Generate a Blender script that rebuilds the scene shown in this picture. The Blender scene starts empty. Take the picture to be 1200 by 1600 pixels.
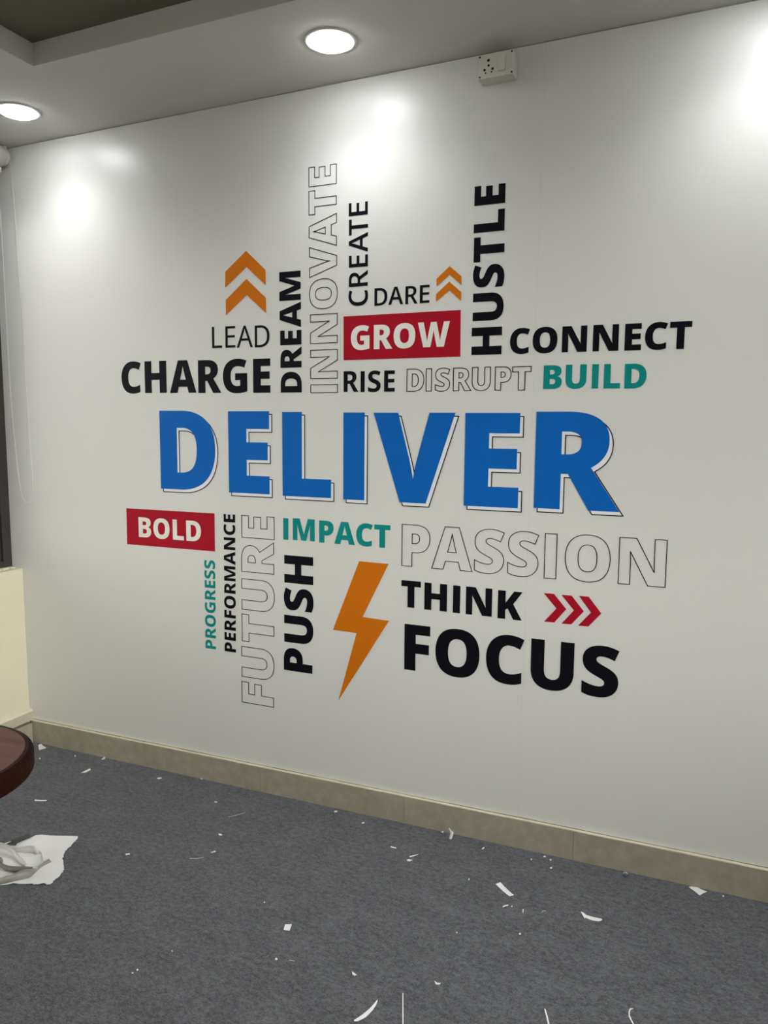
import bpy, bmesh, math, random
from mathutils import Vector, Matrix
from mathutils.geometry import tessellate_polygon

scene = bpy.context.scene
COL = scene.collection

# ------------------------------------------------------------------ camera, world, exposure
CAM_ROT = [[0.918504, -0.043435, 0.393018], [0.395407, 0.096456, -0.913427], [0.001766, 0.994389, 0.105769]]
CAM_LOC = (0.0, -2.42, 1.39)
FOCAL_PX = 1195.0
cam_data = bpy.data.cameras.new('camera')
cam_data.sensor_fit = 'HORIZONTAL'
cam_data.sensor_width = 36.0
cam_data.lens = 36.0 * FOCAL_PX / 1200.0
cam_data.clip_start = 0.02
cam = bpy.data.objects.new('camera', cam_data)
COL.objects.link(cam)
cam.matrix_world = Matrix.Translation(CAM_LOC) @ Matrix(CAM_ROT).to_4x4()
scene.camera = cam

vs = scene.view_settings
vs.view_transform = 'Standard'
vs.look = 'None'
vs.exposure = 0.08
vs.gamma = 1.0
vs.use_curve_mapping = False
scene.cycles.use_denoising = True
scene.cycles.max_bounces = 10
scene.cycles.diffuse_bounces = 6

LAMP = 42.0          # radiance of a downlight diffuser
SPOT = 8.5          # watts of the beam of each lamp beside the mural
SPOTR = 12.0         # watts of the beam of each unseen lamp added as fill
BEAM = 140.0         # beam angle
SKY = 14.5            # daylight outside the window

world = bpy.data.worlds.new('daylight')
scene.world = world
world.use_nodes = True
wt = world.node_tree
bg = wt.nodes['Background']
# overcast sky above the horizon, dull ground and street below it
tcw = wt.nodes.new('ShaderNodeTexCoord')
sepw = wt.nodes.new('ShaderNodeSeparateXYZ')
rampw = wt.nodes.new('ShaderNodeValToRGB')
wt.links.new(tcw.outputs['Generated'], sepw.inputs[0])
mrw = wt.nodes.new('ShaderNodeMapRange')
mrw.inputs['From Min'].default_value = -1.0
mrw.inputs['From Max'].default_value = 1.0
wt.links.new(sepw.outputs[2], mrw.inputs['Value'])
wt.links.new(mrw.outputs['Result'], rampw.inputs[0])
els = rampw.color_ramp.elements
els[0].position = 0.46; els[0].color = (0.055, 0.052, 0.048, 1)
els[1].position = 0.54; els[1].color = (1.12, 1.06, 1.01, 1)
e3 = els.new(1.0); e3.color = (0.62, 0.60, 0.58, 1)
# sky dimmed towards the window side and raised opposite, to balance the wall light
mrx = wt.nodes.new('ShaderNodeMapRange')
mrx.inputs['From Min'].default_value = -0.6
mrx.inputs['From Max'].default_value = 0.6
mrx.inputs['To Min'].default_value = 0.44
mrx.inputs['To Max'].default_value = 1.27
wt.links.new(sepw.outputs[0], mrx.inputs['Value'])
mulw = wt.nodes.new('ShaderNodeMath'); mulw.operation = 'MULTIPLY'
mulw.inputs[1].default_value = SKY
wt.links.new(mrx.outputs['Result'], mulw.inputs[0])
wt.links.new(mulw.outputs[0], bg.inputs['Strength'])
wt.links.new(rampw.outputs[0], bg.inputs['Color'])

# ------------------------------------------------------------------ colour + material helpers
def lin(c):
    c = c / 255.0
    return c / 12.92 if c <= 0.04045 else ((c + 0.055) / 1.055) ** 2.4

def rgb(r, g, b, k=1.0):
    return (lin(r) * k, lin(g) * k, lin(b) * k, 1)

def new_mat(name, color, rough=0.5, spec=0.5, metallic=0.0):
    m = bpy.data.materials.new(name)
    m.use_nodes = True
    b = m.node_tree.nodes['Principled BSDF']
    b.inputs['Base Color'].default_value = color
    b.inputs['Roughness'].default_value = rough
    b.inputs['Specular IOR Level'].default_value = spec
    b.inputs['Metallic'].default_value = metallic
    return m

class NT:
    """small helper for node trees"""
    def __init__(self, m):
        self.t = m.node_tree
        self.b = self.t.nodes['Principled BSDF']
    def n(self, kind, **kw):
        x = self.t.nodes.new(kind)
        for k, v in kw.items():
            setattr(x, k, v)
        return x
    def l(self, a, b):
        self.t.links.new(a, b)
    def math(self, op, a, b=None, clamp=False):
        x = self.n('ShaderNodeMath', operation=op, use_clamp=clamp)
        for i, v in enumerate((a, b)):
            if v is None:
                continue
            if isinstance(v, (int, float)):
                x.inputs[i].default_value = v
            else:
                self.l(v, x.inputs[i])
        return x.outputs[0]
    def mix(self, fac, a, b):
        x = self.n('ShaderNodeMix', data_type='RGBA')
        for s, v in ((x.inputs[0], fac), (x.inputs[6], a), (x.inputs[7], b)):
            if isinstance(v, (int, float, tuple)):
                s.default_value = v
            else:
                self.l(v, s)
        return x.outputs[2]
    def noise(self, scale, detail=3, vec=None, rough=0.5):
        x = self.n('ShaderNodeTexNoise')
        x.inputs['Scale'].default_value = scale
        x.inputs['Detail'].default_value = detail
        x.inputs['Roughness'].default_value = rough
        if vec is not None:
            self.l(vec, x.inputs['Vector'])
        return x.outputs['Fac']
    def ramp(self, v, lo, hi):
        x = self.n('ShaderNodeMapRange')
        x.inputs['From Min'].default_value = lo
        x.inputs['From Max'].default_value = hi
        self.l(v, x.inputs['Value'])
        return x.outputs['Result']
    def bump(self, h, strength, dist=0.002):
        x = self.n('ShaderNodeBump')
        x.inputs['Strength'].default_value = strength
        x.inputs['Distance'].default_value = dist
        self.l(h, x.inputs['Height'])
        self.l(x.outputs['Normal'], self.b.inputs['Normal'])

def noisy(name, c1, c2, scale, rough=0.5, spec=0.5, bump=0.0, detail=4):
    m = new_mat(name, c1, rough, spec)
    t = NT(m)
    tc = t.n('ShaderNodeTexCoord').outputs['Object']
    f = t.noise(scale, detail, tc)
    t.l(t.mix(t.ramp(f, 0.3, 0.7), c1, c2), t.b.inputs['Base Color'])
    if bump:
        t.bump(f, bump)
    return m

# ------------------------------------------------------------------ materials
def make_mural():
    m = new_mat('white_vinyl_wall', (0.70, 0.70, 0.67, 1), 0.34, 0.36)
    t = NT(m)
    pos = t.n('ShaderNodeNewGeometry').outputs['Position']
    sep = t.n('ShaderNodeSeparateXYZ'); t.l(pos, sep.inputs[0])
    X, Z = sep.outputs[0], sep.outputs[2]
    base = t.mix(t.noise(1.3, 2, pos), (0.70, 0.70, 0.672, 1), (0.715, 0.715, 0.687, 1))
    # the join between two vinyl sheets
    sx = t.math('ADD', t.math('MULTIPLY', Z, 0.0145), -0.5525)
    d = t.math('ABSOLUTE', t.math('SUBTRACT', X, sx))
    seam = t.math('LESS_THAN', d, 0.0010)
    base = t.mix(t.math('MULTIPLY', seam, 0.11), base, (0.30, 0.30, 0.30, 1))
    # bare paint left showing under the lower edge of the vinyl
    lim = t.math('ADD', 0.1035, t.math('MULTIPLY', t.math('DIVIDE', t.math('SUBTRACT', -1.55, X), 1.2, True), 0.013))
    lim = t.math('ADD', lim, t.math('MULTIPLY', t.noise(9, 3, pos), 0.006))
    paint = t.math('LESS_THAN', Z, lim)
    base = t.mix(paint, base, (0.78, 0.765, 0.72, 1))
    joint_shade = t.math('LESS_THAN', Z, t.math('ADD', 0.1022, t.math('MULTIPLY', t.noise(5, 3, pos), 0.0034)))
    base = t.mix(joint_shade, base, (0.16, 0.145, 0.11, 1))     # joint above the cap strip, its shadow line painted dark
    t.l(base, t.b.inputs['Base Color'])
    t.l(t.math('ADD', 0.30, t.math('MULTIPLY', t.noise(2.2, 2, pos), 0.06)), t.b.inputs['Roughness'])
    h = t.noise(3.0, 2, pos)
    t.bump(h, 0.05, 0.02)
    return m

def make_carpet():
    m = new_mat('grey_carpet', (0.08, 0.085, 0.095, 1), 0.95, 0.1)
    t = NT(m)
    pos = t.n('ShaderNodeNewGeometry').outputs['Position']
    mp = t.n('ShaderNodeMapping'); t.l(pos, mp.inputs[0])
    mp.inputs['Scale'].default_value = (1.0, 1.5, 1.0)
    mp.inputs['Rotation'].default_value = (0, 0, 0.2)
    v = mp.outputs[0]
    f1 = t.noise(170, 2, v, 0.6)
    f2 = t.noise(52, 4, v, 0.7)
    f3 = t.noise(9, 3, v, 0.6)
    f = t.math('ADD', t.math('ADD', t.math('MULTIPLY', f1, 0.42), t.math('MULTIPLY', f2, 0.43)), t.math('MULTIPLY', f3, 0.15))
    t.l(t.mix(t.ramp(f, 0.39, 0.61), (0.045, 0.048, 0.056, 1), (0.155, 0.162, 0.179, 1)), t.b.inputs['Base Color'])
    t.b.inputs['Sheen Weight'].default_value = 0.15
    t.bump(f1, 0.5, 0.003)
    return m

def make_tile():
    m = new_mat('beige_stone_tile', (0.3, 0.27, 0.2, 1), 0.45, 0.4)
    t = NT(m)
    pos = t.n('ShaderNodeNewGeometry').outputs['Position']
    f = t.noise(26, 5, pos, 0.65); g = t.noise(5, 2, pos)
    s = t.math('ADD', t.math('MULTIPLY', f, 0.7), t.math('MULTIPLY', g, 0.3))
    c = t.mix(t.ramp(s, 0.35, 0.65), (0.315, 0.283, 0.218, 1), (0.405, 0.368, 0.292, 1))
    # smears of wall plaster that ran over the top of the tiles
    sep = t.n('ShaderNodeSeparateXYZ'); t.l(pos, sep.inputs[0])
    for cx, cz, wx, wz in ((-0.985, 0.094, 0.10, 0.022), (-1.33, 0.097, 0.07, 0.010), (-2.25, 0.095, 0.06, 0.008)):
        a = t.math('POWER', t.math('DIVIDE', t.math('SUBTRACT', sep.outputs[0], cx), wx), 2)
        b = t.math('POWER', t.math('DIVIDE', t.math('SUBTRACT', sep.outputs[2], cz), wz), 2)
        e = t.math('ADD', t.math('ADD', a, b), t.math('MULTIPLY', t.math('SUBTRACT', f, 0.5), 1.6))
        k = t.math('MULTIPLY', t.ramp(e, 1.25, 0.45), 0.33)
        c = t.mix(k, c, (0.50, 0.47, 0.38, 1))
    t.l(c, t.b.inputs['Base Color'])
    return m

def make_wood():
    m = new_mat('dark_red_wood', (0.09, 0.035, 0.025, 1), 0.5, 0.03)
    t = NT(m)
    pos = t.n('ShaderNodeTexCoord').outputs['Object']
    mp = t.n('ShaderNodeMapping'); t.l(pos, mp.inputs[0])
    mp.inputs['Scale'].default_value = (2.0, 26.0, 26.0)
    f = t.noise(2.0, 5, mp.outputs[0], 0.6)
    t.l(t.mix(t.ramp(f, 0.3, 0.7), (0.078, 0.036, 0.025, 1), (0.104, 0.050, 0.036, 1)), t.b.inputs['Base Color'])
    return m

def make_glass():
    m = bpy.data.materials.new('window_glass')
    m.use_nodes = True
    t = m.node_tree
    t.nodes.remove(t.nodes['Principled BSDF'])
    out = t.nodes['Material Output']
    tr = t.nodes.new('ShaderNodeBsdfTransparent'); tr.inputs[0].default_value = (0.93, 0.95, 0.94, 1)
    gl = t.nodes.new('ShaderNodeBsdfGlossy'); gl.inputs['Roughness'].default_value = 0.02
    fr = t.nodes.new('ShaderNodeFresnel'); fr.inputs[0].default_value = 1.45
    mx = t.nodes.new('ShaderNodeMixShader')
    t.links.new(fr.outputs[0], mx.inputs[0]); t.links.new(tr.outputs[0], mx.inputs[1]); t.links.new(gl.outputs[0], mx.inputs[2])
    t.links.new(mx.outputs[0], out.inputs[0])
    return m

def make_emit():
    m = new_mat('lamp_diffuser', (0.9, 0.9, 0.9, 1), 0.4)
    b = m.node_tree.nodes['Principled BSDF']
    b.inputs['Emission Color'].default_value = (0.98, 0.99, 1.0, 1)
    b.inputs['Emission Strength'].default_value = LAMP
    return m

M = {
    'mural': make_mural(),
    'carpet': make_carpet(),
    'tile': make_tile(),
    'wood': make_wood(),
    'edge': noisy('dark_table_edge', (0.012, 0.0036, 0.0023, 1), (0.018, 0.0055, 0.0035, 1), 9, 0.55, 0.03),
    'glass': make_glass(),
    'emit': make_emit(),
    'ceiling': noisy('ceiling_paint', (0.60, 0.59, 0.555, 1), (0.62, 0.61, 0.575, 1), 3, 0.8, 0.2),
    'tray': noisy('olive_tray', (0.145, 0.132, 0.098, 1), (0.155, 0.142, 0.106, 1), 3, 0.8, 0.2),
    'cream': noisy('cream_wall_paint', (0.70, 0.655, 0.505, 1), (0.73, 0.685, 0.53, 1), 5, 0.5, 0.4, 0.03),
    'white_paint': noisy('plain_white_paint', (0.62, 0.61, 0.58, 1), (0.64, 0.63, 0.60, 1), 3, 0.7, 0.3),
    'cap': noisy('cream_cap_strip', (0.80, 0.755, 0.58, 1), (0.66, 0.61, 0.45, 1), 14, 0.45, 0.4, 0.1),
    'board': noisy('pale_stone_board', (0.47, 0.43, 0.345, 1), (0.53, 0.485, 0.39, 1), 18, 0.5, 0.3),
    'frame': noisy('dark_brown_aluminium', (0.030, 0.026, 0.024, 1), (0.040, 0.035, 0.032, 1), 8, 0.35, 0.5),
    'blind': noisy('blind_fabric', (0.52, 0.52, 0.47, 1), (0.56, 0.56, 0.51, 1), 60, 0.75, 0.2),
    'plastic': noisy('white_plastic', (0.66, 0.63, 0.57, 1), (0.68, 0.65, 0.59, 1), 12, 0.35, 0.5),
    'bead': new_mat('pearl_bead', (0.72, 0.70, 0.68, 1), 0.3, 0.5),
    'hole': new_mat('black_recess', (0.006, 0.006, 0.006, 1), 0.6, 0.3),
    'screw': new_mat('dark_screw', (0.02, 0.02, 0.02, 1), 0.5, 0.4),
    'ring': noisy('lamp_ring', (0.70, 0.69, 0.66, 1), (0.72, 0.71, 0.68, 1), 10, 0.4, 0.4),
    'black': noisy('black_vinyl', (0.0040, 0.0036, 0.0075, 1), (0.0052, 0.0046, 0.0090, 1), 9, 0.55, 0.08),
    'line': new_mat('black_line_vinyl', (0.016, 0.015, 0.014, 1), 0.55, 0.08),
    'blue': noisy('blue_vinyl', (0.003, 0.122, 0.475, 1), (0.004, 0.128, 0.490, 1), 9, 0.55, 0.08),
    'teal': noisy('teal_vinyl', (0.004, 0.245, 0.225, 1), (0.005, 0.255, 0.235, 1), 9, 0.55, 0.08),
    'red': noisy('crimson_vinyl', (0.375, 0.006, 0.020, 1), (0.395, 0.007, 0.022, 1), 9, 0.55, 0.08),
    'orange': noisy('orange_vinyl', (0.60, 0.160, 0.004, 1), (0.62, 0.168, 0.005, 1), 9, 0.55, 0.08),
    'white_vinyl': noisy('white_letter_vinyl', (0.80, 0.79, 0.74, 1), (0.82, 0.81, 0.76, 1), 9, 0.55, 0.08),
    'shadow_white': noisy('bright_white_vinyl', (0.80, 0.83, 0.85, 1), (0.82, 0.85, 0.87, 1), 9, 0.55, 0.08),
    'paper': noisy('white_paper', (0.87, 0.865, 0.87, 1), (0.90, 0.895, 0.90, 1), 30, 0.7, 0.2),
    'ribbon': noisy('pale_plastic_film', (0.56, 0.55, 0.54, 1), (0.64, 0.63, 0.62, 1), 20, 0.32, 0.4),
    'ribbon_shaded': noisy('grey_shaded_film', (0.20, 0.19, 0.17, 1), (0.26, 0.25, 0.225, 1), 20, 0.35, 0.3),  # grey film, darkened for the shaded face of the standing ribbon
    'film': noisy('dark_film', (0.040, 0.040, 0.041, 1), (0.065, 0.065, 0.066, 1), 40, 0.4, 0.2),
    'clear': noisy('milky_film', (0.55, 0.55, 0.55, 1), (0.75, 0.75, 0.75, 1), 80, 0.2, 0.6),
}

# ------------------------------------------------------------------ object helpers
def link(name, me, mat, parent=None):
    o = bpy.data.objects.new(name, me)
    COL.objects.link(o)
    if mat is not None:
        me.materials.append(M[mat])
    if parent is not None:
        o.parent = parent
    return o

def build(name, bm, mat, parent=None, smooth=False):
    bmesh.ops.recalc_face_normals(bm, faces=bm.faces)
    me = bpy.data.meshes.new(name)
    bm.to_mesh(me)
    bm.free()
    if smooth:
        for p in me.polygons:
            p.use_smooth = True
    return link(name, me, mat, parent)

def empty(name, loc, label, cat, group=None, ry=0.0):
    o = bpy.data.objects.new(name, None)
    COL.objects.link(o)
    o.empty_display_size = 0.05
    o.location = loc
    o.rotation_euler = (0, ry, 0)
    return tag(o, label, cat, group)

def tag(o, label, cat, group=None):
    o['label'] = label
    o['category'] = cat
    if group:
        o['group'] = group
    return o

def struct(o):
    o['kind'] = 'structure'
    return o

def box(bm, x0, x1, y0, y1, z0, z1, bevel=0.0):
    vs_ = [bm.verts.new((x, y, z)) for z in (z0, z1) for y in (y0, y1) for x in (x0, x1)]
    fs = [(0, 1, 3, 2), (4, 6, 7, 5), (0, 4, 5, 1), (2, 3, 7, 6), (0, 2, 6, 4), (1, 5, 7, 3)]
    faces = [bm.faces.new([vs_[i] for i in f]) for f in fs]
    if bevel:
        ed = list({e for f in faces for e in f.edges})
        bmesh.ops.bevel(bm, geom=ed, offset=bevel, segments=3, profile=0.5, affect='EDGES')
    return faces

def prism(bm, loops, a0, a1, place):
    """solid between two parallel copies of a flat outline with holes; place(u, v, h) -> xyz"""
    flat = [p for l in loops for p in l]
    tris = tessellate_polygon([[Vector((p[0], p[1], 0)) for p in l] for l in loops])
    A = [bm.verts.new(place(p[0], p[1], a0)) for p in flat]
    B = [bm.verts.new(place(p[0], p[1], a1)) for p in flat]
    for t in tris:
        if len(set(t)) == 3:
            try:
                bm.faces.new([A[i] for i in t]); bm.faces.new([B[i] for i in reversed(t)])
            except ValueError:
                pass
    k = 0
    for l in loops:
        n = len(l)
        for i in range(n):
            j = (i + 1) % n
            try:
                bm.faces.new((A[k + i], A[k + j], B[k + j], B[k + i]))
            except ValueError:
                pass
        k += n

def lathe(bm, prof, n=48, center=(0, 0), flip=False):
    """profile [(r, z)] spun about the vertical axis"""
    rings = []
    for r, z in prof:
        if r < 1e-6:
            rings.append([bm.verts.new((center[0], center[1], z))])
        else:
            rings.append([bm.verts.new((center[0] + r * math.cos(2 * math.pi * i / n), center[1] + r * math.sin(2 * math.pi * i / n), z)) for i in range(n)])
    for a, b in zip(rings, rings[1:]):
        for i in range(n):
            j = (i + 1) % n
            if len(a) == 1 and len(b) == 1:
                continue
            if len(a) == 1:
                bm.faces.new((a[0], b[j], b[i]))
            elif len(b) == 1:
                bm.faces.new((a[i], a[j], b[0]))
            else:
                bm.faces.new((a[i], a[j], b[j], b[i]))

def disc_y(bm, x, z, r, y0, y1, n=20):
    """short cylinder with its axis along y"""
    A = [bm.verts.new((x + r * math.cos(2 * math.pi * i / n), y0, z + r * math.sin(2 * math.pi * i / n))) for i in range(n)]
    B = [bm.verts.new((x + r * math.cos(2 * math.pi * i / n), y1, z + r * math.sin(2 * math.pi * i / n))) for i in range(n)]
    bm.faces.new(A); bm.faces.new(list(reversed(B)))
    for i in range(n):
        j = (i + 1) % n
        bm.faces.new((A[i], A[j], B[j], B[i]))

# ------------------------------------------------------------------ the room
XL, XR, YB = -2.772, 2.30, -5.20          # window-side parapet, right wall, rear wall
XW = -2.830                                # face of the window frame
ZC = 2.550                                 # soffit

bm = bmesh.new()
box(bm, XW - 0.25, XR + 0.12, YB - 0.12, 0.12, -0.08, 0.0)
struct(build('floor', bm, 'carpet'))

bm = bmesh.new()
box(bm, XW - 0.12, XR, 0.0, 0.006, 0.0, ZC - 0.0025)
box(bm, XW - 0.25, XR + 0.12, 0.006, 0.12, 0.0, 2.80)
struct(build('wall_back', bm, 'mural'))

bm = bmesh.new()
QY0, QY1, QZ0, QZ1 = -4.2, -0.9, 0.85, 2.35      # unseen glazed opening added in the right wall to let light in
box(bm, XR, XR + 0.12, YB, 0.0, 0.0, QZ0)
box(bm, XR, XR + 0.12, YB, 0.0, QZ1, 2.80)
box(bm, XR, XR + 0.12, YB, QY0, QZ0, QZ1)
box(bm, XR, XR + 0.12, QY1, 0.0, QZ0, QZ1)
struct(build('wall_right', bm, 'white_paint'))
bm = bmesh.new()
box(bm, XW - 0.25, XR + 0.12, YB - 0.12, YB, 0.0, 2.80)
struct(build('wall_front', bm, 'white_paint'))

WY0, WY1 = -3.0, -0.001                   # window opening along the left wall
ZS, ZH = 0.785, 2.40                       # sill and head
bm = bmesh.new()
box(bm, XL - 0.20, XL, YB, 0.0, 0.0, ZS)
box(bm, XW - 0.14, XW - 0.002, YB, WY0, ZS, 2.80)
box(bm, XW - 0.14, XW - 0.002, WY0, 0.0, ZH, 2.80)
# a ragged plaster fillet where the sill meets the frame
for i in range(26):
    y = -0.006 - i * 0.022
    random.seed(i)
    box(bm, XW - 0.002, XW + 0.010 + random.random() * 0.016, y - 0.022, y, ZS - 0.001, ZS + 0.003 + random.random() * 0.004)
struct(build('wall_left', bm, 'cream'))

# soffit ring with a raised tray in the middle
RX0, RX1, RY0, RY1, RH = -2.058, 1.62, -4.70, -0.487, 0.070
bm = bmesh.new()
def ring_face(z0, z1):
    box(bm, XW - 0.25, XR + 0.12, RY1, 0.12, z0, z1)
    box(bm, XW - 0.25, XR + 0.12, YB - 0.12, RY0, z0, z1)
    box(bm, XW - 0.25, RX0, RY0, RY1, z0, z1)
    box(bm, RX1, XR + 0.12, RY0, RY1, z0, z1)
ring_face(ZC, ZC + RH)
box(bm, XW - 0.25, XR + 0.12, YB - 0.12, 0.12, ZC + RH, ZC + RH + 0.1)
me_c = build('ceiling', bm, 'ceiling')
struct(me_c)
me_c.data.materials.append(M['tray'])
for p_ in me_c.data.polygons:            # the top face of the tray takes a darker olive grey
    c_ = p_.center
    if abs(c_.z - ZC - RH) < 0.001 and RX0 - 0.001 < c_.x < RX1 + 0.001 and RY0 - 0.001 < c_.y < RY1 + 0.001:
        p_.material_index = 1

# skirting along the mural wall: stone tiles with open joints, a cream strip capping them
bm = bmesh.new()
joints = [-2.752, -2.151, -1.555, -0.958, -0.365, 0.235, 0.835, 1.435, 2.035, XR]
for a, b in zip(joints, joints[1:]):
    box(bm, a + 0.0006, b - 0.0006, -0.0110, 0.0, 0.0, 0.0990)
struct(build('baseboard_back', bm, 'tile'))
bm = bmesh.new()
random.seed(4)
x = -2.752
while x < XR:
    x2 = min(x + 0.09, XR)
    d = -0.0113 - random.random() * 0.0012
    box(bm, x, x2, d, 0.0, 0.0990, 0.1012 + 0.0010 * random.random())
    x = x2
struct(build('trim_1', bm, 'cap'))

# skirting under the window: a cream board, a dark gap, a tile below it
bm = bmesh.new()
prof = [(-2.7725, 0.1400), (-2.7495, 0.1400), (-2.7505, 0.1430), (-2.7545, 0.1480), (-2.7725, 0.1530)]
prism(bm, [prof], YB, -0.0005, lambda u, v, h: (u, h, v))
struct(build('trim_2', bm, 'cap'))
bm = bmesh.new()
box(bm, -2.7725, -2.750, YB, -0.0005, 0.0995, 0.1400)
struct(build('trim_3', bm, 'board'))
bm = bmesh.new()
box(bm, -2.7725, -2.7400, YB, -0.016, 0.0, 0.0915)
struct(build('baseboard_left', bm, 'tile'))

# ------------------------------------------------------------------ window
win = bpy.data.objects.new('window_1', None); COL.objects.link(win); win.location = (XW, 0, ZS); struct(win)
def wpart(name, boxes, mat, bev=0.002):
    b_ = bmesh.new()
    for q in boxes:
        box(b_, *q, bevel=bev)
    o = build(name, b_, mat)
    o.parent = win
    o.matrix_parent_inverse = win.matrix_world.inverted() if False else Matrix.Translation((-XW, 0, -ZS))
    return o
zf = ZS + 0.003
wpart('window_frame', [
    (XW - 0.075, XW, -0.046, -0.0015, zf, ZH),                 # jamb against the mural wall
    (XW - 0.075, XW, WY0, WY0 + 0.045, zf, ZH),
    (XW - 0.075, XW, WY0 + 0.045, -0.046, ZH - 0.045, ZH),
    (XW - 0.075, XW, WY0 + 0.045, -0.046, zf, zf + 0.030)], 'frame')
wpart('sash_frame', [
    (XW - 0.040, XW - 0.008, -0.100, -0.050, zf + 0.032, ZH - 0.047),
    (XW - 0.040, XW - 0.008, -1.050, -1.000, zf + 0.032, ZH - 0.047),
    (XW - 0.040, XW - 0.008, -1.000, -0.100, zf + 0.032, zf + 0.085),
    (XW - 0.040, XW - 0.008, -1.000, -0.100, ZH - 0.097, ZH - 0.047)], 'frame')
wpart('sash_frame', [
    (XW - 0.072, XW - 0.042, -1.030, -0.980, zf + 0.032, ZH - 0.047),
    (XW - 0.072, XW - 0.042, -2.010, -1.960, zf + 0.032, ZH - 0.047),
    (XW - 0.072, XW - 0.042, -1.960, -1.030, zf + 0.032, zf + 0.085),
    (XW - 0.072, XW - 0.042, -1.960, -1.030, ZH - 0.097, ZH - 0.047)], 'frame')
wpart('sash_frame', [
    (XW - 0.040, XW - 0.008, -1.990, -1.940, zf + 0.032, ZH - 0.047),
    (XW - 0.040, XW - 0.008, -2.950, -2.900, zf + 0.032, ZH - 0.047),
    (XW - 0.040, XW - 0.008, -2.900, -1.990, zf + 0.032, zf + 0.085),
    (XW - 0.040, XW - 0.008, -2.900, -1.990, ZH - 0.097, ZH - 0.047)], 'frame')
for y0, y1, xx in ((-1.0, -0.1, -0.024), (-1.96, -1.03, -0.057), (-2.9, -1.99, -0.024)):
    wpart('window_pane', [(XW + xx - 0.002, XW + xx + 0.002, y0 - 0.005, y1 + 0.005, zf + 0.08, ZH - 0.09)], 'glass', 0.0)

added_win = bpy.data.objects.new('added_window', None); COL.objects.link(added_win); added_win.location = (XR, QY0, QZ0); struct(added_win)  # added window, out of view, to light the sill and lower wall
def added_win_part(name, boxes, mat):
    b_ = bmesh.new()
    for q in boxes:
        box(b_, *q)
    o = build(name, b_, mat, added_win)
    o.location = (-XR, -QY0, -QZ0)
added_win_part('window_frame', [(XR + 0.03, XR + 0.08, QY0, QY1, QZ0, QZ0 + 0.05), (XR + 0.03, XR + 0.08, QY0, QY1, QZ1 - 0.05, QZ1)]
       + [(XR + 0.03, XR + 0.08, y, y + 0.05, QZ0 + 0.05, QZ1 - 0.05) for y in (QY0, QY0 + 1.083, QY0 + 2.167, QY1 - 0.05)], 'frame')
for k in range(3):
    added_win_part('window_pane', [(XR + 0.052, XR + 0.056, QY0 + 0.05 + 1.083 * k, QY0 + 1.083 * (k + 1), QZ0 + 0.05, QZ1 - 0.05)], 'glass')

# ------------------------------------------------------------------ ceiling lamps
def downlight(x, y, label, watts):
    t = empty('ceiling_downlight', (x, y, ZC), label, 'ceiling light', 'round downlights set in the soffit')
    b_ = bmesh.new()
    lathe(b_, [(0.0640, -0.0020), (0.0665, -0.0035), (0.0760, -0.0035), (0.0785, -0.0020), (0.0790, 0.0), (0.0640, 0.0), (0.0640, -0.0020)], 64)
    build('ring', b_, 'ring', t, True)
    b_ = bmesh.new()
    lathe(b_, [(0.0, -0.0150), (0.026, -0.0145), (0.046, -0.0128), (0.0580, -0.0095), (0.0630, -0.0050), (0.0636, -0.0005), (0.0, -0.0005)], 64)
    build('diffuser', b_, 'emit', t, True)
    ld = bpy.data.lights.new('lamp_beam', 'SPOT')
    ld.energy = watts
    ld.color = (0.98, 0.99, 1.0)
    ld.spot_size = math.radians(BEAM)
    ld.spot_blend = 1.0
    ld.shadow_soft_size = 0.03
    lo = bpy.data.objects.new('lamp_beam', ld)
    COL.objects.link(lo)
    lo.parent = t
    lo.location = (0, 0, -0.044)
    return t
downlight(-1.109, -0.256, 'glowing round white downlight in the soffit above the word INNOVATE', SPOT)
downlight(-2.395, -0.252, 'glowing round white downlight in the soffit at the window end', SPOT)
downlight(0.120, -0.254, 'glowing round white downlight in the soffit beyond the switch box', SPOT)
downlight(1.470, -0.254, 'glowing round white downlight at the far right end of the soffit', SPOT)
for x_, y_, where in ((-2.395, -4.95, 'over the rear window corner of the room'), (-1.109, -4.95, 'over the rear of the room, second from the window'),
                      (0.180, -4.95, 'over the rear of the room, third from the window'), (1.470, -4.95, 'over the rear right corner of the room'),
                      (1.960, -1.55, 'in the right-hand soffit, nearest the mural'), (1.960, -2.70, 'in the right-hand soffit, middle of three'),
                      (1.960, -3.85, 'in the right-hand soffit, farthest from the mural'),
                      (-2.440, -2.70, 'over the window side, middle of the row'), (-2.440, -3.85, 'over the window side, rear of the row')):
    downlight(x_, y_, 'glowing round white downlight added out of view ' + where, SPOTR)  # unseen lamps added to fill the room with light

# ------------------------------------------------------------------ roller blind
bl = empty('roller_blind', (-2.745, -0.03, 2.508), 'rolled-up roller blind with a looped bead chain at the window top', 'blind')
def rel(o, p):
    o.location = (-p[0], -p[1], -p[2]); return o
BP = (-2.745, -0.03, 2.508)
b_ = bmesh.new()
n = 40
yy = [(-0.034, 0.028), (-0.034, 0.040), (-0.038, 0.0415), (-2.90, 0.0415), (-2.905, 0.039), (-2.905, 0.028)]
rings = [[b_.verts.new((BP[0] + r * math.cos(2 * math.pi * i / n), y, BP[2] + r * math.sin(2 * math.pi * i / n))) for i in range(n)] for y, r in yy]
for a, c in zip(rings, rings[1:]):
    for i in range(n):
        b_.faces.new((a[i], a[(i + 1) % n], c[(i + 1) % n], c[i]))
b_.faces.new(rings[0]); b_.faces.new(list(reversed(rings[-1])))
rel(build('rolled_fabric', b_, 'blind', bl, True), BP)
b_ = bmesh.new()
disc_y(b_, BP[0], BP[2], 0.036, -0.030, -0.018, 32)
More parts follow.
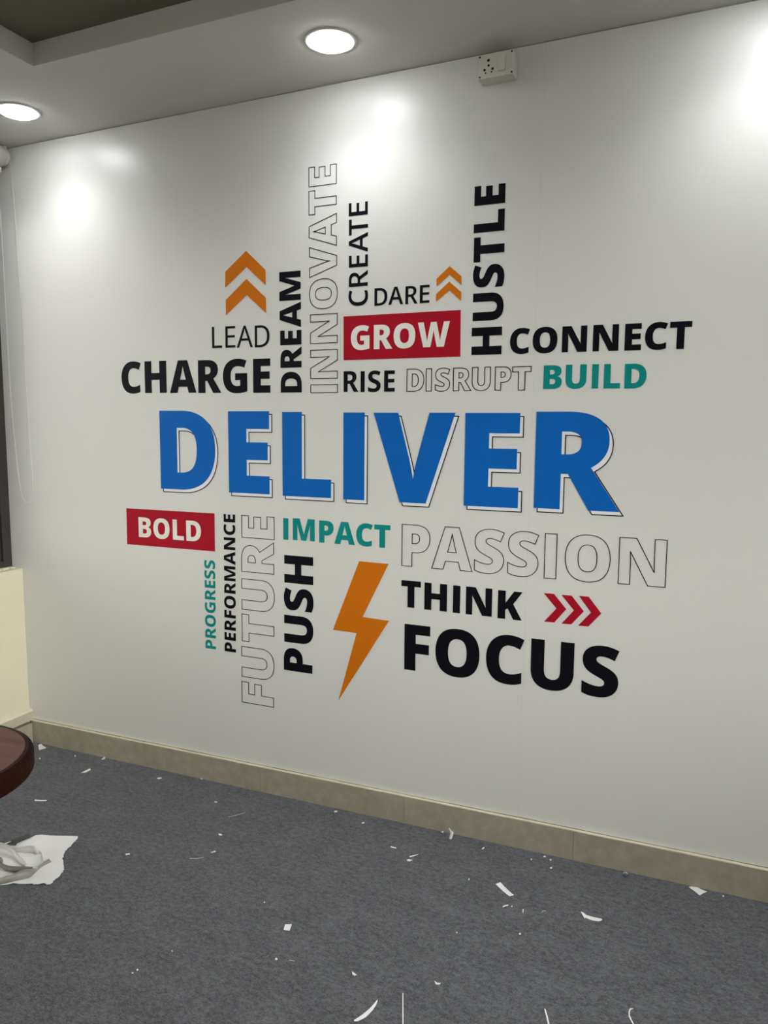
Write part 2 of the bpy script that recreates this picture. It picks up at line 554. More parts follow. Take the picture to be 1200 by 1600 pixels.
box(b_, BP[0] - 0.020, BP[0] + 0.018, -0.028, -0.014, BP[2], ZC, 0.002)
rel(build('end_bracket', b_, 'plastic', bl), BP)
b_ = bmesh.new()
box(b_, BP[0] - 0.004, BP[0] + 0.020, -2.88, -0.046, 2.436, 2.459, 0.004)
rel(build('hem_bar', b_, 'plastic', bl), BP)
b_ = bmesh.new()
box(b_, BP[0] + 0.005, BP[0] + 0.011, -2.88, -0.052, 2.457, 2.472)
rel(build('hem_fabric', b_, 'blind', bl), BP)
b_ = bmesh.new()
box(b_, BP[0] - 0.002, BP[0] + 0.014, -0.075, -0.050, 2.406, 2.437, 0.002)
rel(build('hem_clip', b_, 'plastic', bl), BP)
# bead chain: two strands and a loop
pts = [(-2.702, 2.500), (-2.690, 2.30), (-2.684, 2.10), (-2.677, 1.90), (-2.672, 1.60), (-2.666, 1.35), (-2.659, 1.22), (-2.660, 1.15), (-2.670, 1.105),
       (-2.688, 1.082), (-2.708, 1.082), (-2.724, 1.100), (-2.734, 1.14), (-2.744, 1.22), (-2.758, 1.40), (-2.766, 1.60), (-2.768, 1.90), (-2.770, 2.20), (-2.776, 2.500)]
dense = []
for (x0, z0), (x1, z1) in zip(pts, pts[1:]):
    k = max(1, int(math.hypot(x1 - x0, z1 - z0) / 0.0072))
    dense += [(x0 + (x1 - x0) * i / k, z0 + (z1 - z0) * i / k) for i in range(k)]
b_ = bmesh.new()
for x_, z_ in dense:
    bmesh.ops.create_icosphere(b_, subdivisions=1, radius=0.0021, matrix=Matrix.Translation((x_, -0.024, z_)))
cs = []
for i, (x_, z_) in enumerate(dense):
    xa, za = dense[max(0, i - 1)]; xb, zb = dense[min(len(dense) - 1, i + 1)]
    d_ = Vector((xb - xa, 0, zb - za)).normalized(); nn = Vector((-d_.z, 0, d_.x))
    cs.append([b_.verts.new(Vector((x_, -0.024, z_)) + (nn * math.cos(q) + Vector((0, 1, 0)) * math.sin(q)) * 0.0006) for q in (0, 1.571, 3.142, 4.712)])
for a, c in zip(cs, cs[1:]):
    for i in range(4):
        b_.faces.new((a[i], a[(i + 1) % 4], c[(i + 1) % 4], c[i]))
rel(build('bead_chain', b_, 'bead', bl), BP)

# ------------------------------------------------------------------ switch box
SB = (-0.656, 0.0, 2.490)
sb = empty('switch_box', SB, 'white surface-mounted socket and switch box at the wall top under the ceiling', 'switch box')
b_ = bmesh.new()
box(b_, -0.055, 0.055, -0.040, -0.0002, -0.0355, 0.0345, 0.003)
build('back_box', b_, 'plastic', sb)
b_ = bmesh.new()
box(b_, -0.0555, 0.0545, -0.0475, -0.0405, -0.0355, 0.0345, 0.0022)
build('face_plate', b_, 'plastic', sb)
b_ = bmesh.new()
box(b_, 0.008, 0.030, -0.0525, -0.0470, -0.0215, 0.0245, 0.0015)
# rocker: lower half pressed in, upper half proud
for v in b_.verts:
    if v.co.y < -0.049:
        v.co.y += 0.0045 * (0.5 - (v.co.z + 0.0215) / 0.046) * -1.0 - 0.001
build('rocker_switch', b_, 'plastic', sb)
for px, pz, r in ((-0.0230, 0.0155, 0.0044), (-0.0225, 0.0010, 0.0037), (-0.0350, -0.0105, 0.0039), (-0.0098, -0.0105, 0.0039), (-0.0317, -0.0195, 0.0024), (-0.0130, -0.0190, 0.0024)):
    b_ = bmesh.new(); disc_y(b_, px, pz, r, -0.0479, -0.0470)
    build('socket_hole', b_, 'hole', sb)
for px, pz in ((-0.0500, 0.0285), (0.0488, 0.0285), (-0.0497, -0.0295), (0.0492, -0.0295)):
    b_ = bmesh.new(); disc_y(b_, px, pz, 0.0029, -0.0480, -0.0470)
    build('screw', b_, 'screw', sb)

# ------------------------------------------------------------------ wall graphics
GLYPHS = {
 'C885': '395,568 361,568* 305,539* 267,484* 246,405* 246,354 246,286* 281,193* 352,146* 406,146 453,146* 542,171* 587,190 587,30 540,9* 441,-10* 385,-10 269,-10* 121,82* 51,247* 51,355 51,436* 96,571* 184,670* 313,724* 397,724 449,724* 563,700* 617,674 559,525 520,544* 440,568*',
 'H885': '688,0 497,0 497,292 268,292 268,0 78,0 78,714 268,714 268,448 497,448 497,714 688,714',
 'A885': '516,0 479,137 246,137 208,0 0,0 234,717 486,717 723,0|407,412 402,431* 384,501* 367,576* 362,600 358,576* 341,505* 324,436* 318,412 285,292 440,292',
 'R885': '310,714 407,714* 536,666* 600,573* 600,503 600,460* 571,388* 517,332* 479,311 686,0 471,0 319,261 267,261 267,0 78,0 78,714|307,570 267,570 267,404 306,404 351,404* 409,444* 409,494 409,518* 388,552* 343,570*',
 'G885': '365,417 671,417 671,33 616,14* 474,-10* 396,-10 293,-10* 138,70* 51,234* 51,359 51,471* 137,635* 304,724* 426,724 493,724* 613,699* 657,679 596,530 558,549* 474,568* 427,568 362,568* 283,510* 247,413* 247,354 247,287* 286,194* 359,146* 412,146 430,146* 480,152* 493,155 493,270 365,270',
 'E885': '501,0 78,0 78,714 501,714 501,561 267,561 267,446 484,446 484,293 267,293 267,155 501,155',
 'L400': '97,0 97,714 187,714 187,80 499,80 499,0',
 'E400': '496,0 97,0 97,714 496,714 496,635 187,635 187,412 478,412 478,334 187,334 187,79 496,79',
 'A400': '545,0 459,221 176,221 91,0 0,0 279,717 360,717 638,0|352,517 349,525* 335,567* 322,612* 318,624 313,604* 302,563* 291,529* 287,517 206,301 432,301',
 'D400': '669,364 669,244* 580,82* 414,0* 296,0 97,0 97,714 317,714 425,714* 583,634* 669,479*|574,361 574,456* 511,578* 390,637* 304,637 187,637 187,77 284,77 429,77* 574,220*',
 'D885': '683,372 683,248* 590,82* 422,0* 308,0 78,0 78,714 324,714 439,714* 598,635* 683,483*|486,365 486,431* 450,518* 379,560* 325,560 267,560 267,155 312,155 402,155* 486,259*',
 'M885': '389,0 240,518 236,518 238,498* 242,430* 246,351* 246,314 246,0 78,0 78,714 331,714 482,205 486,205 634,714 887,714 887,0 713,0 713,317 713,351* 715,428* 719,496* 720,517 716,517 569,0',
 'I885': '78,0 78,714 267,714 267,0',
 'N885': '754,0 506,0 241,506 237,506 239,483* 243,418* 246,352* 246,324 246,0 78,0 78,714 325,714 589,215 592,215 591,238* 587,300* 585,364* 585,388 585,714 754,714',
 'O885': '744,358 744,275* 704,140* 620,42* 489,-10* 398,-10 308,-10* 177,42* 92,140* 51,275* 51,359 51,470* 125,635* 279,725* 399,725 520,725* 673,634* 744,469*|251,358 251,293* 281,199* 346,148* 398,148 452,148* 516,199* 545,293* 545,358 545,456* 479,569* 399,569 346,569* 281,518* 251,424*',
 'V885': '691,714 456,0 234,0 0,714 213,714 312,349 317,329* 331,265* 344,201* 346,181 348,201* 359,264* 372,327* 378,347 479,714',
 'T885': '390,0 200,0 200,558 25,558 25,714 565,714 565,558 390,558',
 'C560': '401,621 350,621* 270,585* 214,516* 184,418* 184,356 184,274* 233,156* 330,93* 403,93 450,93* 536,112* 577,126 577,22 535,5* 446,-10* 388,-10 277,-10* 130,81* 58,246* 58,357 58,438* 103,572* 190,671* 319,724* 402,724 456,724* 562,701* 606,680 563,581 528,597* 448,621*',
 'R560': '299,714 390,714* 510,668* 568,577* 568,509 568,456* 530,381* 469,333* 432,317 632,0 492,0 326,285 212,285 212,0 91,0 91,714|295,616 212,616 212,381 298,381 372,381* 445,441* 445,503 445,543* 413,592* 347,616*',
 'E560': '497,0 91,0 91,714 497,714 497,612 212,612 212,422 480,422 480,321 212,321 212,102 497,102',
 'A560': '536,0 465,195 198,195 127,0 0,0 265,717 399,717 664,0|369,485 365,496* 350,547* 336,601* 331,617 327,595* 314,545* 301,500* 297,485 231,298 434,298',
 'T560': '344,0 223,0 223,611 14,611 14,714 551,714 551,611 344,611',
 'D560': '673,366 673,245* 583,82* 416,0* 300,0 91,0 91,714 319,714 429,714* 588,634* 673,480*|547,362 547,448* 492,559* 387,613* 311,613 212,613 212,101 293,101 421,101* 547,232*',
 'R700': '304,714 398,714* 522,667* 583,575* 583,506 583,458* 549,384* 491,332* 454,315 657,0 482,0 323,274 238,274 238,0 85,0 85,714|301,595 238,595 238,392 301,392 362,392* 428,442* 428,499 428,531* 401,573* 345,595*',
 'I700': '85,0 85,714 238,714 238,0',
 'S700': '528,207 528,147* 467,48* 348,-10* 257,-10 212,-10* 139,-1* 76,17* 47,31 47,169 96,145* 210,116* 261,116 300,116* 350,136* 375,171* 375,193 375,219* 347,253* 285,286* 231,308 174,332* 95,387* 53,467* 53,526 53,590* 117,678* 231,724* 306,724 372,724* 479,697* 521,677 474,556 432,575* 343,599* 302,599 269,599* 226,582* 205,551* 205,531 205,506* 233,472* 297,438* 352,415 408,392* 486,337* 528,263*',
 'E700': '499,0 85,0 85,714 499,714 499,589 238,589 238,433 482,433 482,308 238,308 238,127 499,127',
 'W885': '1021,714 844,0 621,0 550,316 548,325* 540,367* 529,421* 521,472* 519,490 517,472* 508,421* 498,367* 489,325* 487,316 416,0 192,0 15,714 198,714 277,354 280,340* 290,291* 301,236* 311,183* 313,165 317,195* 330,272* 346,350* 360,417* 366,439 430,714 607,714 670,439 675,418* 690,349* 706,271* 720,194* 723,165 726,190* 739,264* 753,334* 758,353 838,714',
 'S885': '543,216 543,158* 484,54* 361,-10* 263,-10 215,-10* 142,-1* 78,19* 44,35 44,204 102,175* 219,145* 267,145 297,145* 334,159* 353,184* 353,199 353,219* 327,246* 270,274* 223,295 169,320* 91,375* 49,455* 49,516 49,584* 117,677* 237,724* 317,724 387,724* 498,693* 542,673 484,527 438,547* 349,572* 311,572 286,572* 253,560* 237,538* 237,525 237,507* 263,480* 325,449* 378,425 430,402* 503,347* 543,272*',
 'U885': '683,283 683,193* 615,62* 478,-10* 376,-10 228,-10* 74,141* 74,279 74,714 264,714 264,294 264,217* 322,148* 379,148 419,148* 469,179* 493,244* 493,295 493,714 683,714',
 'P885': '323,714 459,714* 594,596* 594,488 594,439* 566,350* 503,279* 398,238* 322,238 267,238 267,0 78,0 78,714|319,560 267,560 267,393 306,393 333,393* 377,410* 404,450* 404,483 404,518* 362,560*',
 'L885': '78,0 78,714 267,714 267,154 544,154 544,0',
 'B885': '325,714 480,714* 612,622* 612,536 612,489* 578,424* 526,386* 499,379 499,374 528,367* 587,333* 626,266* 626,209 626,144* 560,50* 439,0* 355,0 78,0 78,714|328,439 377,439* 417,480* 417,509 417,539* 372,570* 323,570 267,570 267,439|267,300 267,147 338,147 389,147* 430,191* 430,225 430,244* 413,279* 371,300* 334,300',
 'B830': '322,714 474,714* 607,624* 607,536 607,490* 573,425* 521,386* 491,379 491,374 523,367* 583,332* 622,265* 622,208 622,143* 557,50* 437,0* 354,0 80,0 80,714|327,436 381,436* 424,478* 424,511 424,544* 375,578* 321,578 258,578 258,436|258,304 258,138 337,138 394,138* 439,186* 439,223 439,245* 419,282* 373,304* 333,304',
 'O830': '741,358 741,275* 701,140* 617,42* 487,-10* 397,-10 308,-10* 178,42* 93,140* 52,275* 52,359 52,470* 126,635* 279,725* 398,725 518,725* 670,634* 741,469*|240,358 240,290* 272,192* 342,139* 397,139 454,139* 523,192* 554,290* 554,358 554,461* 483,579* 398,579 342,579* 272,525* 240,427*',
 'L830': '80,0 80,714 258,714 258,145 538,145 538,0',
 'D830': '681,371 681,247* 589,82* 421,0* 306,0 80,0 80,714 323,714 437,714* 597,635* 681,482*|496,364 496,434* 457,525* 381,570* 323,570 258,570 258,146 309,146 405,146* 496,254*',
 'P780': '315,714 452,714* 585,598* 585,491 585,443* 557,356* 493,287* 387,247* 310,247 250,247 250,0 82,0 82,714|310,577 250,577 250,384 296,384 332,384* 386,404* 417,450* 417,486 417,529* 365,577*',
 'R780': '307,714 402,714* 527,667* 590,574* 590,505 590,459* 558,386* 501,332* 464,313 669,0 478,0 321,269 250,269 250,0 82,0 82,714|303,585 250,585 250,397 303,397 358,397* 420,443* 420,497 420,526* 396,565* 344,585*',
 'O780': '739,358 739,275* 698,140* 615,42* 486,-10* 396,-10 308,-10* 178,42* 94,140* 53,275* 53,359 53,470* 127,635* 279,725* 397,725 516,725* 667,634* 739,469*|230,358 230,288* 264,186* 338,131* 396,131 456,131* 529,186* 562,288* 562,358 562,464* 487,586* 397,586 338,586* 264,531* 230,429*',
 'G780': '375,408 668,408 668,32 612,13* 475,-10* 398,-10 293,-10* 138,72* 53,236* 53,359 53,471* 140,635* 306,724* 427,724 493,724* 609,700* 654,680 599,547 561,565* 475,585* 427,585 358,585* 269,524* 227,420* 227,355 227,284* 269,182* 352,129* 415,129 439,129* 493,135* 509,139 509,276 375,276',
 'E780': '500,0 82,0 82,714 500,714 500,578 250,578 250,438 483,438 483,302 250,302 250,138 500,138',
 'S780': '534,211 534,151* 474,51* 353,-10* 260,-10 213,-10* 140,-1* 77,18* 46,32 46,183 98,157* 214,128* 264,128 299,128* 344,145* 366,176* 366,196 366,219* 339,250* 279,281* 227,303 172,327* 93,382* 52,462* 52,522 52,588* 117,678* 234,724* 311,724 378,724* 486,695* 529,676 478,544 434,564* 346,588* 306,588 276,588* 237,573* 218,546* 218,528 218,507* 245,475* 308,442* 362,419 417,396* 493,341* 534,267*',
 'P800': '316,714 453,714* 586,598* 586,491 586,443* 558,355* 495,286* 389,246* 312,246 253,246 253,0 81,0 81,714|311,575 253,575 253,386 298,386 332,386* 385,405* 414,450* 414,486 414,527* 364,575*',
 'E800': '500,0 81,0 81,714 500,714 500,575 253,575 253,440 483,440 483,301 253,301 253,141 500,141',
 'R800': '307,714 403,714* 529,667* 592,574* 592,505 592,459* 560,386* 504,332* 466,313 672,0 477,0 321,267 253,267 253,0 81,0 81,714|304,582 253,582 253,398 303,398 357,398* 418,443* 418,497 418,525* 395,563* 344,582*',
 'F800': '250,0 81,0 81,714 498,714 498,575 250,575 250,414 480,414 480,275 250,275',
 'O800': '740,358 740,275* 699,140* 616,42* 486,-10* 397,-10 308,-10* 178,42* 94,140* 53,275* 53,359 53,470* 127,635* 279,725* 398,725 516,725* 668,634* 740,469*|233,358 233,289* 267,188* 339,134* 397,134 455,134* 527,188* 559,289* 559,358 559,463* 485,584* 398,584 339,584* 267,529* 233,428*',
 'M800': '393,0 228,538 224,538 226,518* 230,451* 234,373* 234,336 234,0 81,0 81,714 312,714 476,191 480,191 642,714 873,714 873,0 715,0 715,339 715,374* 717,449* 721,516* 722,537 718,537 554,0',
 'A800': '521,0 476,152 233,152 187,0 0,0 243,717 463,717 708,0|397,432 392,448* 375,513* 358,583* 354,604 349,581* 334,516* 318,453* 312,432 271,294 438,294',
 'N800': '737,0 515,0 229,522 225,522 227,499* 231,434* 234,367* 234,338 234,0 81,0 81,714 302,714 588,198 591,198 590,220* 586,282* 584,349* 584,374 584,714 737,714',
 'C800': '397,583 358,583* 296,551* 252,492* 229,408* 229,355 229,283* 268,183* 346,131* 405,131 452,131* 540,155* 584,173 584,28 539,8* 442,-10* 386,-10 271,-10* 124,82* 53,247* 53,356 53,437* 98,571* 186,670* 315,724* 398,724 451,724* 563,700* 614,676 560,540 523,558* 442,583*',
 'F885': '264,0 78,0 78,714 499,714 499,561 264,561 264,422 481,422 481,269 264,269',
 'K885': '685,0 470,0 326,275 268,240 268,0 78,0 78,714 268,714 268,403 281,426* 314,474* 329,495 481,714 688,714 462,394',
}
WORDS = {
 'CHARGE': (0, -2.18813, 1.53345, 0.00017174, [
  ('C885', -0.00034, 0.00259, 0.00017181), ('H885', 0.11107, 0.00259, 0.00017181), ('A885', 0.24512, 0.00132, 0.00017181), ('R885', 0.36528, -9e-05, 0.00017181), ('G885', 0.48231, -0.00096, 0.00017181), ('E885', 0.61036, -0.00185, 0.00017181)]),
 'LEAD': (0, -1.75128, 1.69427, 0.00010926, [
  ('L400', -0.00125, 0.00143, 0.00010864), ('E400', 0.05832, 0.0009, 0.00010864), ('A400', 0.11848, -0.00051, 0.00010864), ('D400', 0.18606, -0.00198, 0.00010864)]),
 'DREAM': (1, -1.36327, 1.51534, 0.0001209, [
  ('D885', 0.00064, -0.00163, 0.00012128), ('R885', 0.08872, -0.00121, 0.00012128), ('E885', 0.16864, -0.00075, 0.00012128), ('A885', 0.23886, 0.00056, 0.00012128), ('M885', 0.32353, 0.00151, 0.00012406)]),
 'INNOVATE': (1, -1.2222, 1.51031, 0.00014823, [
  ('I885', 0.00063, -0.00304, 0.00014651), ('N885', 0.05006, -0.00265, 0.00014651), ('N885', 0.17229, -0.00205, 0.00014651), ('O885', 0.29422, -0.00058, 0.00014651), ('V885', 0.41099, 0.00089, 0.00014651), ('A885', 0.51154, 0.00172, 0.00014651), ('T885', 0.61811, 0.00259, 0.00014651), ('E885', 0.70354, 0.00253, 0.00015091)]),
 'CREATE': (1, -1.10367, 1.809, 9.921e-05, [
  ('C560', -0.00111, -0.0006, 9.681e-05), ('R560', 0.06057, -0.0006, 9.681e-05), ('E560', 0.12473, -0.00054, 9.681e-05), ('A560', 0.18142, -0.00022, 9.681e-05), ('T560', 0.23851, -0.00024, 9.681e-05), ('E560', 0.29345, 0.00071, 0.00010456)]),
 'DARE': (0, -1.08532, 1.80966, 8.122e-05, [
  ('D560', 0.00034, 0.0001, 8.093e-05), ('A560', 0.05852, 0.00071, 8.093e-05), ('R560', 0.11292, -0.00044, 8.093e-05), ('E560', 0.16368, -0.00014, 8.376e-05)]),
 'RISE': (0, -1.20295, 1.5234, 9.934e-05, [
  ('R700', -0.00025, 0.00068, 9.837e-05), ('I700', 0.06499, -0.00045, 9.837e-05), ('S700', 0.09646, -0.00037, 9.837e-05), ('E700', 0.15349, -0.00028, 9.394e-05)]),
 'GROW': (0, -1.17156, 1.66649, 0.00011321, [
  ('G885', -0.00026, -0.00032, 0.00011235), ('R885', 0.08284, -0.00032, 0.00011235), ('O885', 0.15896, -1e-05, 0.00011235), ('W885', 0.24984, 0.00029, 0.00011021)]),
 'DISRUPT': (0, -0.9676, 1.52158, 0.00010256, [
  ('D885', 0.00179, 8e-05, 9.936e-05), ('I885', 0.07041, 0.00011, 9.936e-05), ('S885', 0.10623, 7e-05, 9.936e-05), ('R885', 0.16501, 2e-05, 9.936e-05), ('U885', 0.22947, 0.00059, 9.936e-05), ('P885', 0.30552, 0.00032, 9.936e-05), ('T885', 0.36681, -0.00037, 0.000109)]),
 'HUSTLE': (1, -0.63483, 1.62138, 0.0001393, [
  ('H885', 9e-05, 0.00032, 0.00014194), ('U885', 0.10798, -0.00153, 0.00014194), ('S885', 0.21579, -0.00121, 0.00014194), ('T885', 0.29803, -0.00088, 0.00014194), ('L885', 0.38136, 0.00057, 0.00014194), ('E885', 0.46463, 0.00039, 0.00013995)]),
 'CONNECT': (0, -0.61337, 1.63185, 0.00011003, [
  ('C885', -0.00035, 0.00026, 0.00011075), ('O885', 0.07146, 0.00026, 0.00011075), ('N885', 0.15967, 0.00026, 0.00011075), ('N885', 0.25243, 0.00025, 0.00011075), ('E885', 0.34502, -0.00021, 0.00011075), ('C885', 0.40536, -0.00022, 0.00011075), ('T885', 0.47665, -0.00024, 0.00011086)]),
 'BUILD': (0, -0.50781, 1.51978, 0.00010225, [
  ('B885', 0.00018, 0.00048, 0.00010323), ('U885', 0.06881, 0.00065, 0.00010323), ('I885', 0.14771, 0.00047, 0.00010323), ('L885', 0.18299, 2e-05, 0.00010323), ('D885', 0.24325, -0.00098, 0.00010323)]),
 'DELIVER': (0, -2.02899, 1.15565, 0.00042676, [
  ('D885', -0.00304, 0.00572, 0.00042825), ('E885', 0.31745, 0.00337, 0.00042054), ('L885', 0.55096, 0.00047, 0.00042568), ('I885', 0.79816, -0.00154, 0.00042867), ('V885', 0.94692, -0.0023, 0.00042568), ('E885', 1.24205, -0.00312, 0.00042867), ('R885', 1.47459, 0.00055, 0.0004321)]),
 'BOLD': (0, -2.12642, 0.96192, 0.00011249, [
  ('B830', -0.00023, -1e-05, 0.0001151), ('O830', 0.07734, 2e-05, 0.0001151), ('L830', 0.1692, 6e-05, 0.0001151), ('D830', 0.23456, -2e-05, 0.0001151)]),
 'PROGRESS': (1, -1.75425, 0.5327, 6.907e-05, [
  ('P780', -0.00018, 0.00083, 6.957e-05), ('R780', 0.04338, 0.0005, 6.957e-05), ('O780', 0.0896, 0.00017, 6.957e-05), ('G780', 0.14483, -0.00016, 6.957e-05), ('R780', 0.19617, -0.00048, 6.957e-05), ('E780', 0.24239, -0.00081, 6.957e-05), ('S780', 0.2807, -0.00081, 6.957e-05), ('S780', 0.32036, -0.00081, 6.957e-05)]),
 'PERFORMANCE': (1, -1.66058, 0.53105, 7.22e-05, [
  ('P800', -0.00031, 0.00206, 7.261e-05), ('E800', 0.04522, 0.00166, 7.261e-05), ('R800', 0.08523, 0.00126, 7.261e-05), ('F800', 0.13359, 0.00085, 7.261e-05), ('O800', 0.17247, 0.00045, 7.261e-05), ('R800', 0.23014, 4e-05, 7.261e-05), ('M800', 0.27851, -0.00037, 7.261e-05), ('A800', 0.34785, -0.00077, 7.261e-05), ('N800', 0.39929, -0.00118, 7.261e-05), ('C800', 0.45876, -0.00158, 7.261e-05), ('E800', 0.50568, -0.00199, 7.261e-05)]),
 'FUTURE': (1, -1.49217, 0.32825, 0.00019869, [
  ('F885', -0.0006, 0.00429, 0.00019439), ('U885', 0.10269, 0.00332, 0.00019439), ('T885', 0.25263, 0.00048, 0.00019439), ('U885', 0.3673, -0.00042, 0.00019439), ('R885', 0.51323, -0.00085, 0.00019439), ('E885', 0.64369, -0.0035, 0.00019691)]),
 'IMPACT': (0, -1.45272, 0.989, 0.00011216, [
  ('I885', -0.00072, 0.00102, 0.00011235), ('M885', 0.03951, 0.00261, 0.00011235), ('P885', 0.14841, 0.00059, 0.00011235), ('A885', 0.21863, 6e-05, 0.00011235), ('C885', 0.29947, -0.00077, 0.00011235), ('T885', 0.37179, -0.0016, 0.00011269)]),
 'PUSH': (1, -1.32561, 0.48315, 0.0001695, [
  ('P885', -0.00086, 0.00254, 0.00016937), ('U885', 0.1082, 0.00019, 0.00016937), ('S885', 0.23564, -0.00075, 0.00016937), ('H885', 0.33275, -0.00169, 0.00016903)]),
 'PASSION': (0, -0.99058, 0.92671, 0.00020138, [
  ('P885', 0.00131, 0.00014, 0.00019777), ('A885', 0.12613, -0.00022, 0.00019659), ('S885', 0.26735, -0.0006, 0.00019777), ('S885', 0.37989, -0.00097, 0.00019777), ('I885', 0.49242, -0.00133, 0.00019777), ('O885', 0.56261, -0.00034, 0.00019777), ('N885', 0.72028, 0.00064, 0.00020212)]),
 'THINK': (0, -0.97845, 0.78021, 0.00013181, [
  ('T885', -5e-05, 0.00185, 0.00013272), ('H885', 0.07817, 0.00091, 0.00013272), ('I885', 0.1806, 5e-05, 0.00013272), ('N885', 0.226, 9e-05, 0.00013272), ('K885', 0.33563, -0.00217, 0.00013272)]),
 'FOCUS': (0, -0.98081, 0.56023, 0.00022822, [
  ('F885', 0.00013, -0.00014, 0.00022455), ('O885', 0.12094, -7e-05, 0.00022455), ('C885', 0.2997, 2e-05, 0.00022455), ('U885', 0.44441, 9e-05, 0.0002268), ('S885', 0.61503, 9e-05, 0.00022455)]),
}
SHAPES = {
 'grow_panel': [(-1.194, 1.7814), (-0.7722, 1.7786), (-0.7719, 1.6299), (-1.1946, 1.6325)],
 'bold_panel': [(-2.1778, 1.0758), (-1.7483, 1.0735), (-1.7495, 0.9258), (-2.1795, 0.9284)],
 'up1': [[(-1.5857, 2.0357), (-1.5052, 1.9625), (-1.5045, 1.9088), (-1.5852, 1.979), (-1.6783, 1.9115), (-1.6769, 1.9692)], [(-1.5861, 1.937), (-1.5053, 1.8644), (-1.5046, 1.8103), (-1.5856, 1.8798), (-1.6781, 1.8119), (-1.6768, 1.8686)]],
 'up2': [[(-0.8113, 1.9196), (-0.7709, 1.8843), (-0.7705, 1.8572), (-0.811, 1.8919), (-0.8556, 1.8587), (-0.8558, 1.8831)], [(-0.8118, 1.8707), (-0.7713, 1.8346), (-0.7715, 1.8074), (-0.8115, 1.8424), (-0.8573, 1.8093), (-0.857, 1.8343)]],
 'red': [[(-0.4817, 0.8724), (-0.4496, 0.8728), (-0.4097, 0.8266), (-0.4465, 0.78), (-0.4795, 0.7798), (-0.4408, 0.826)], [(-0.426, 0.8718), (-0.3944, 0.8722), (-0.3551, 0.8249), (-0.3927, 0.7793), (-0.4236, 0.7785), (-0.3857, 0.8251)], [(-0.3714, 0.8735), (-0.3411, 0.8731), (-0.3015, 0.8232), (-0.3397, 0.7778), (-0.3716, 0.7776), (-0.333, 0.8232)]],
 'bolt': [(-1.1365, 0.9307), (-1.0234, 0.9287), (-1.1233, 0.731), (-1.021, 0.727), (-1.2206, 0.4107), (-1.1471, 0.6693), (-1.2416, 0.6714)],
}
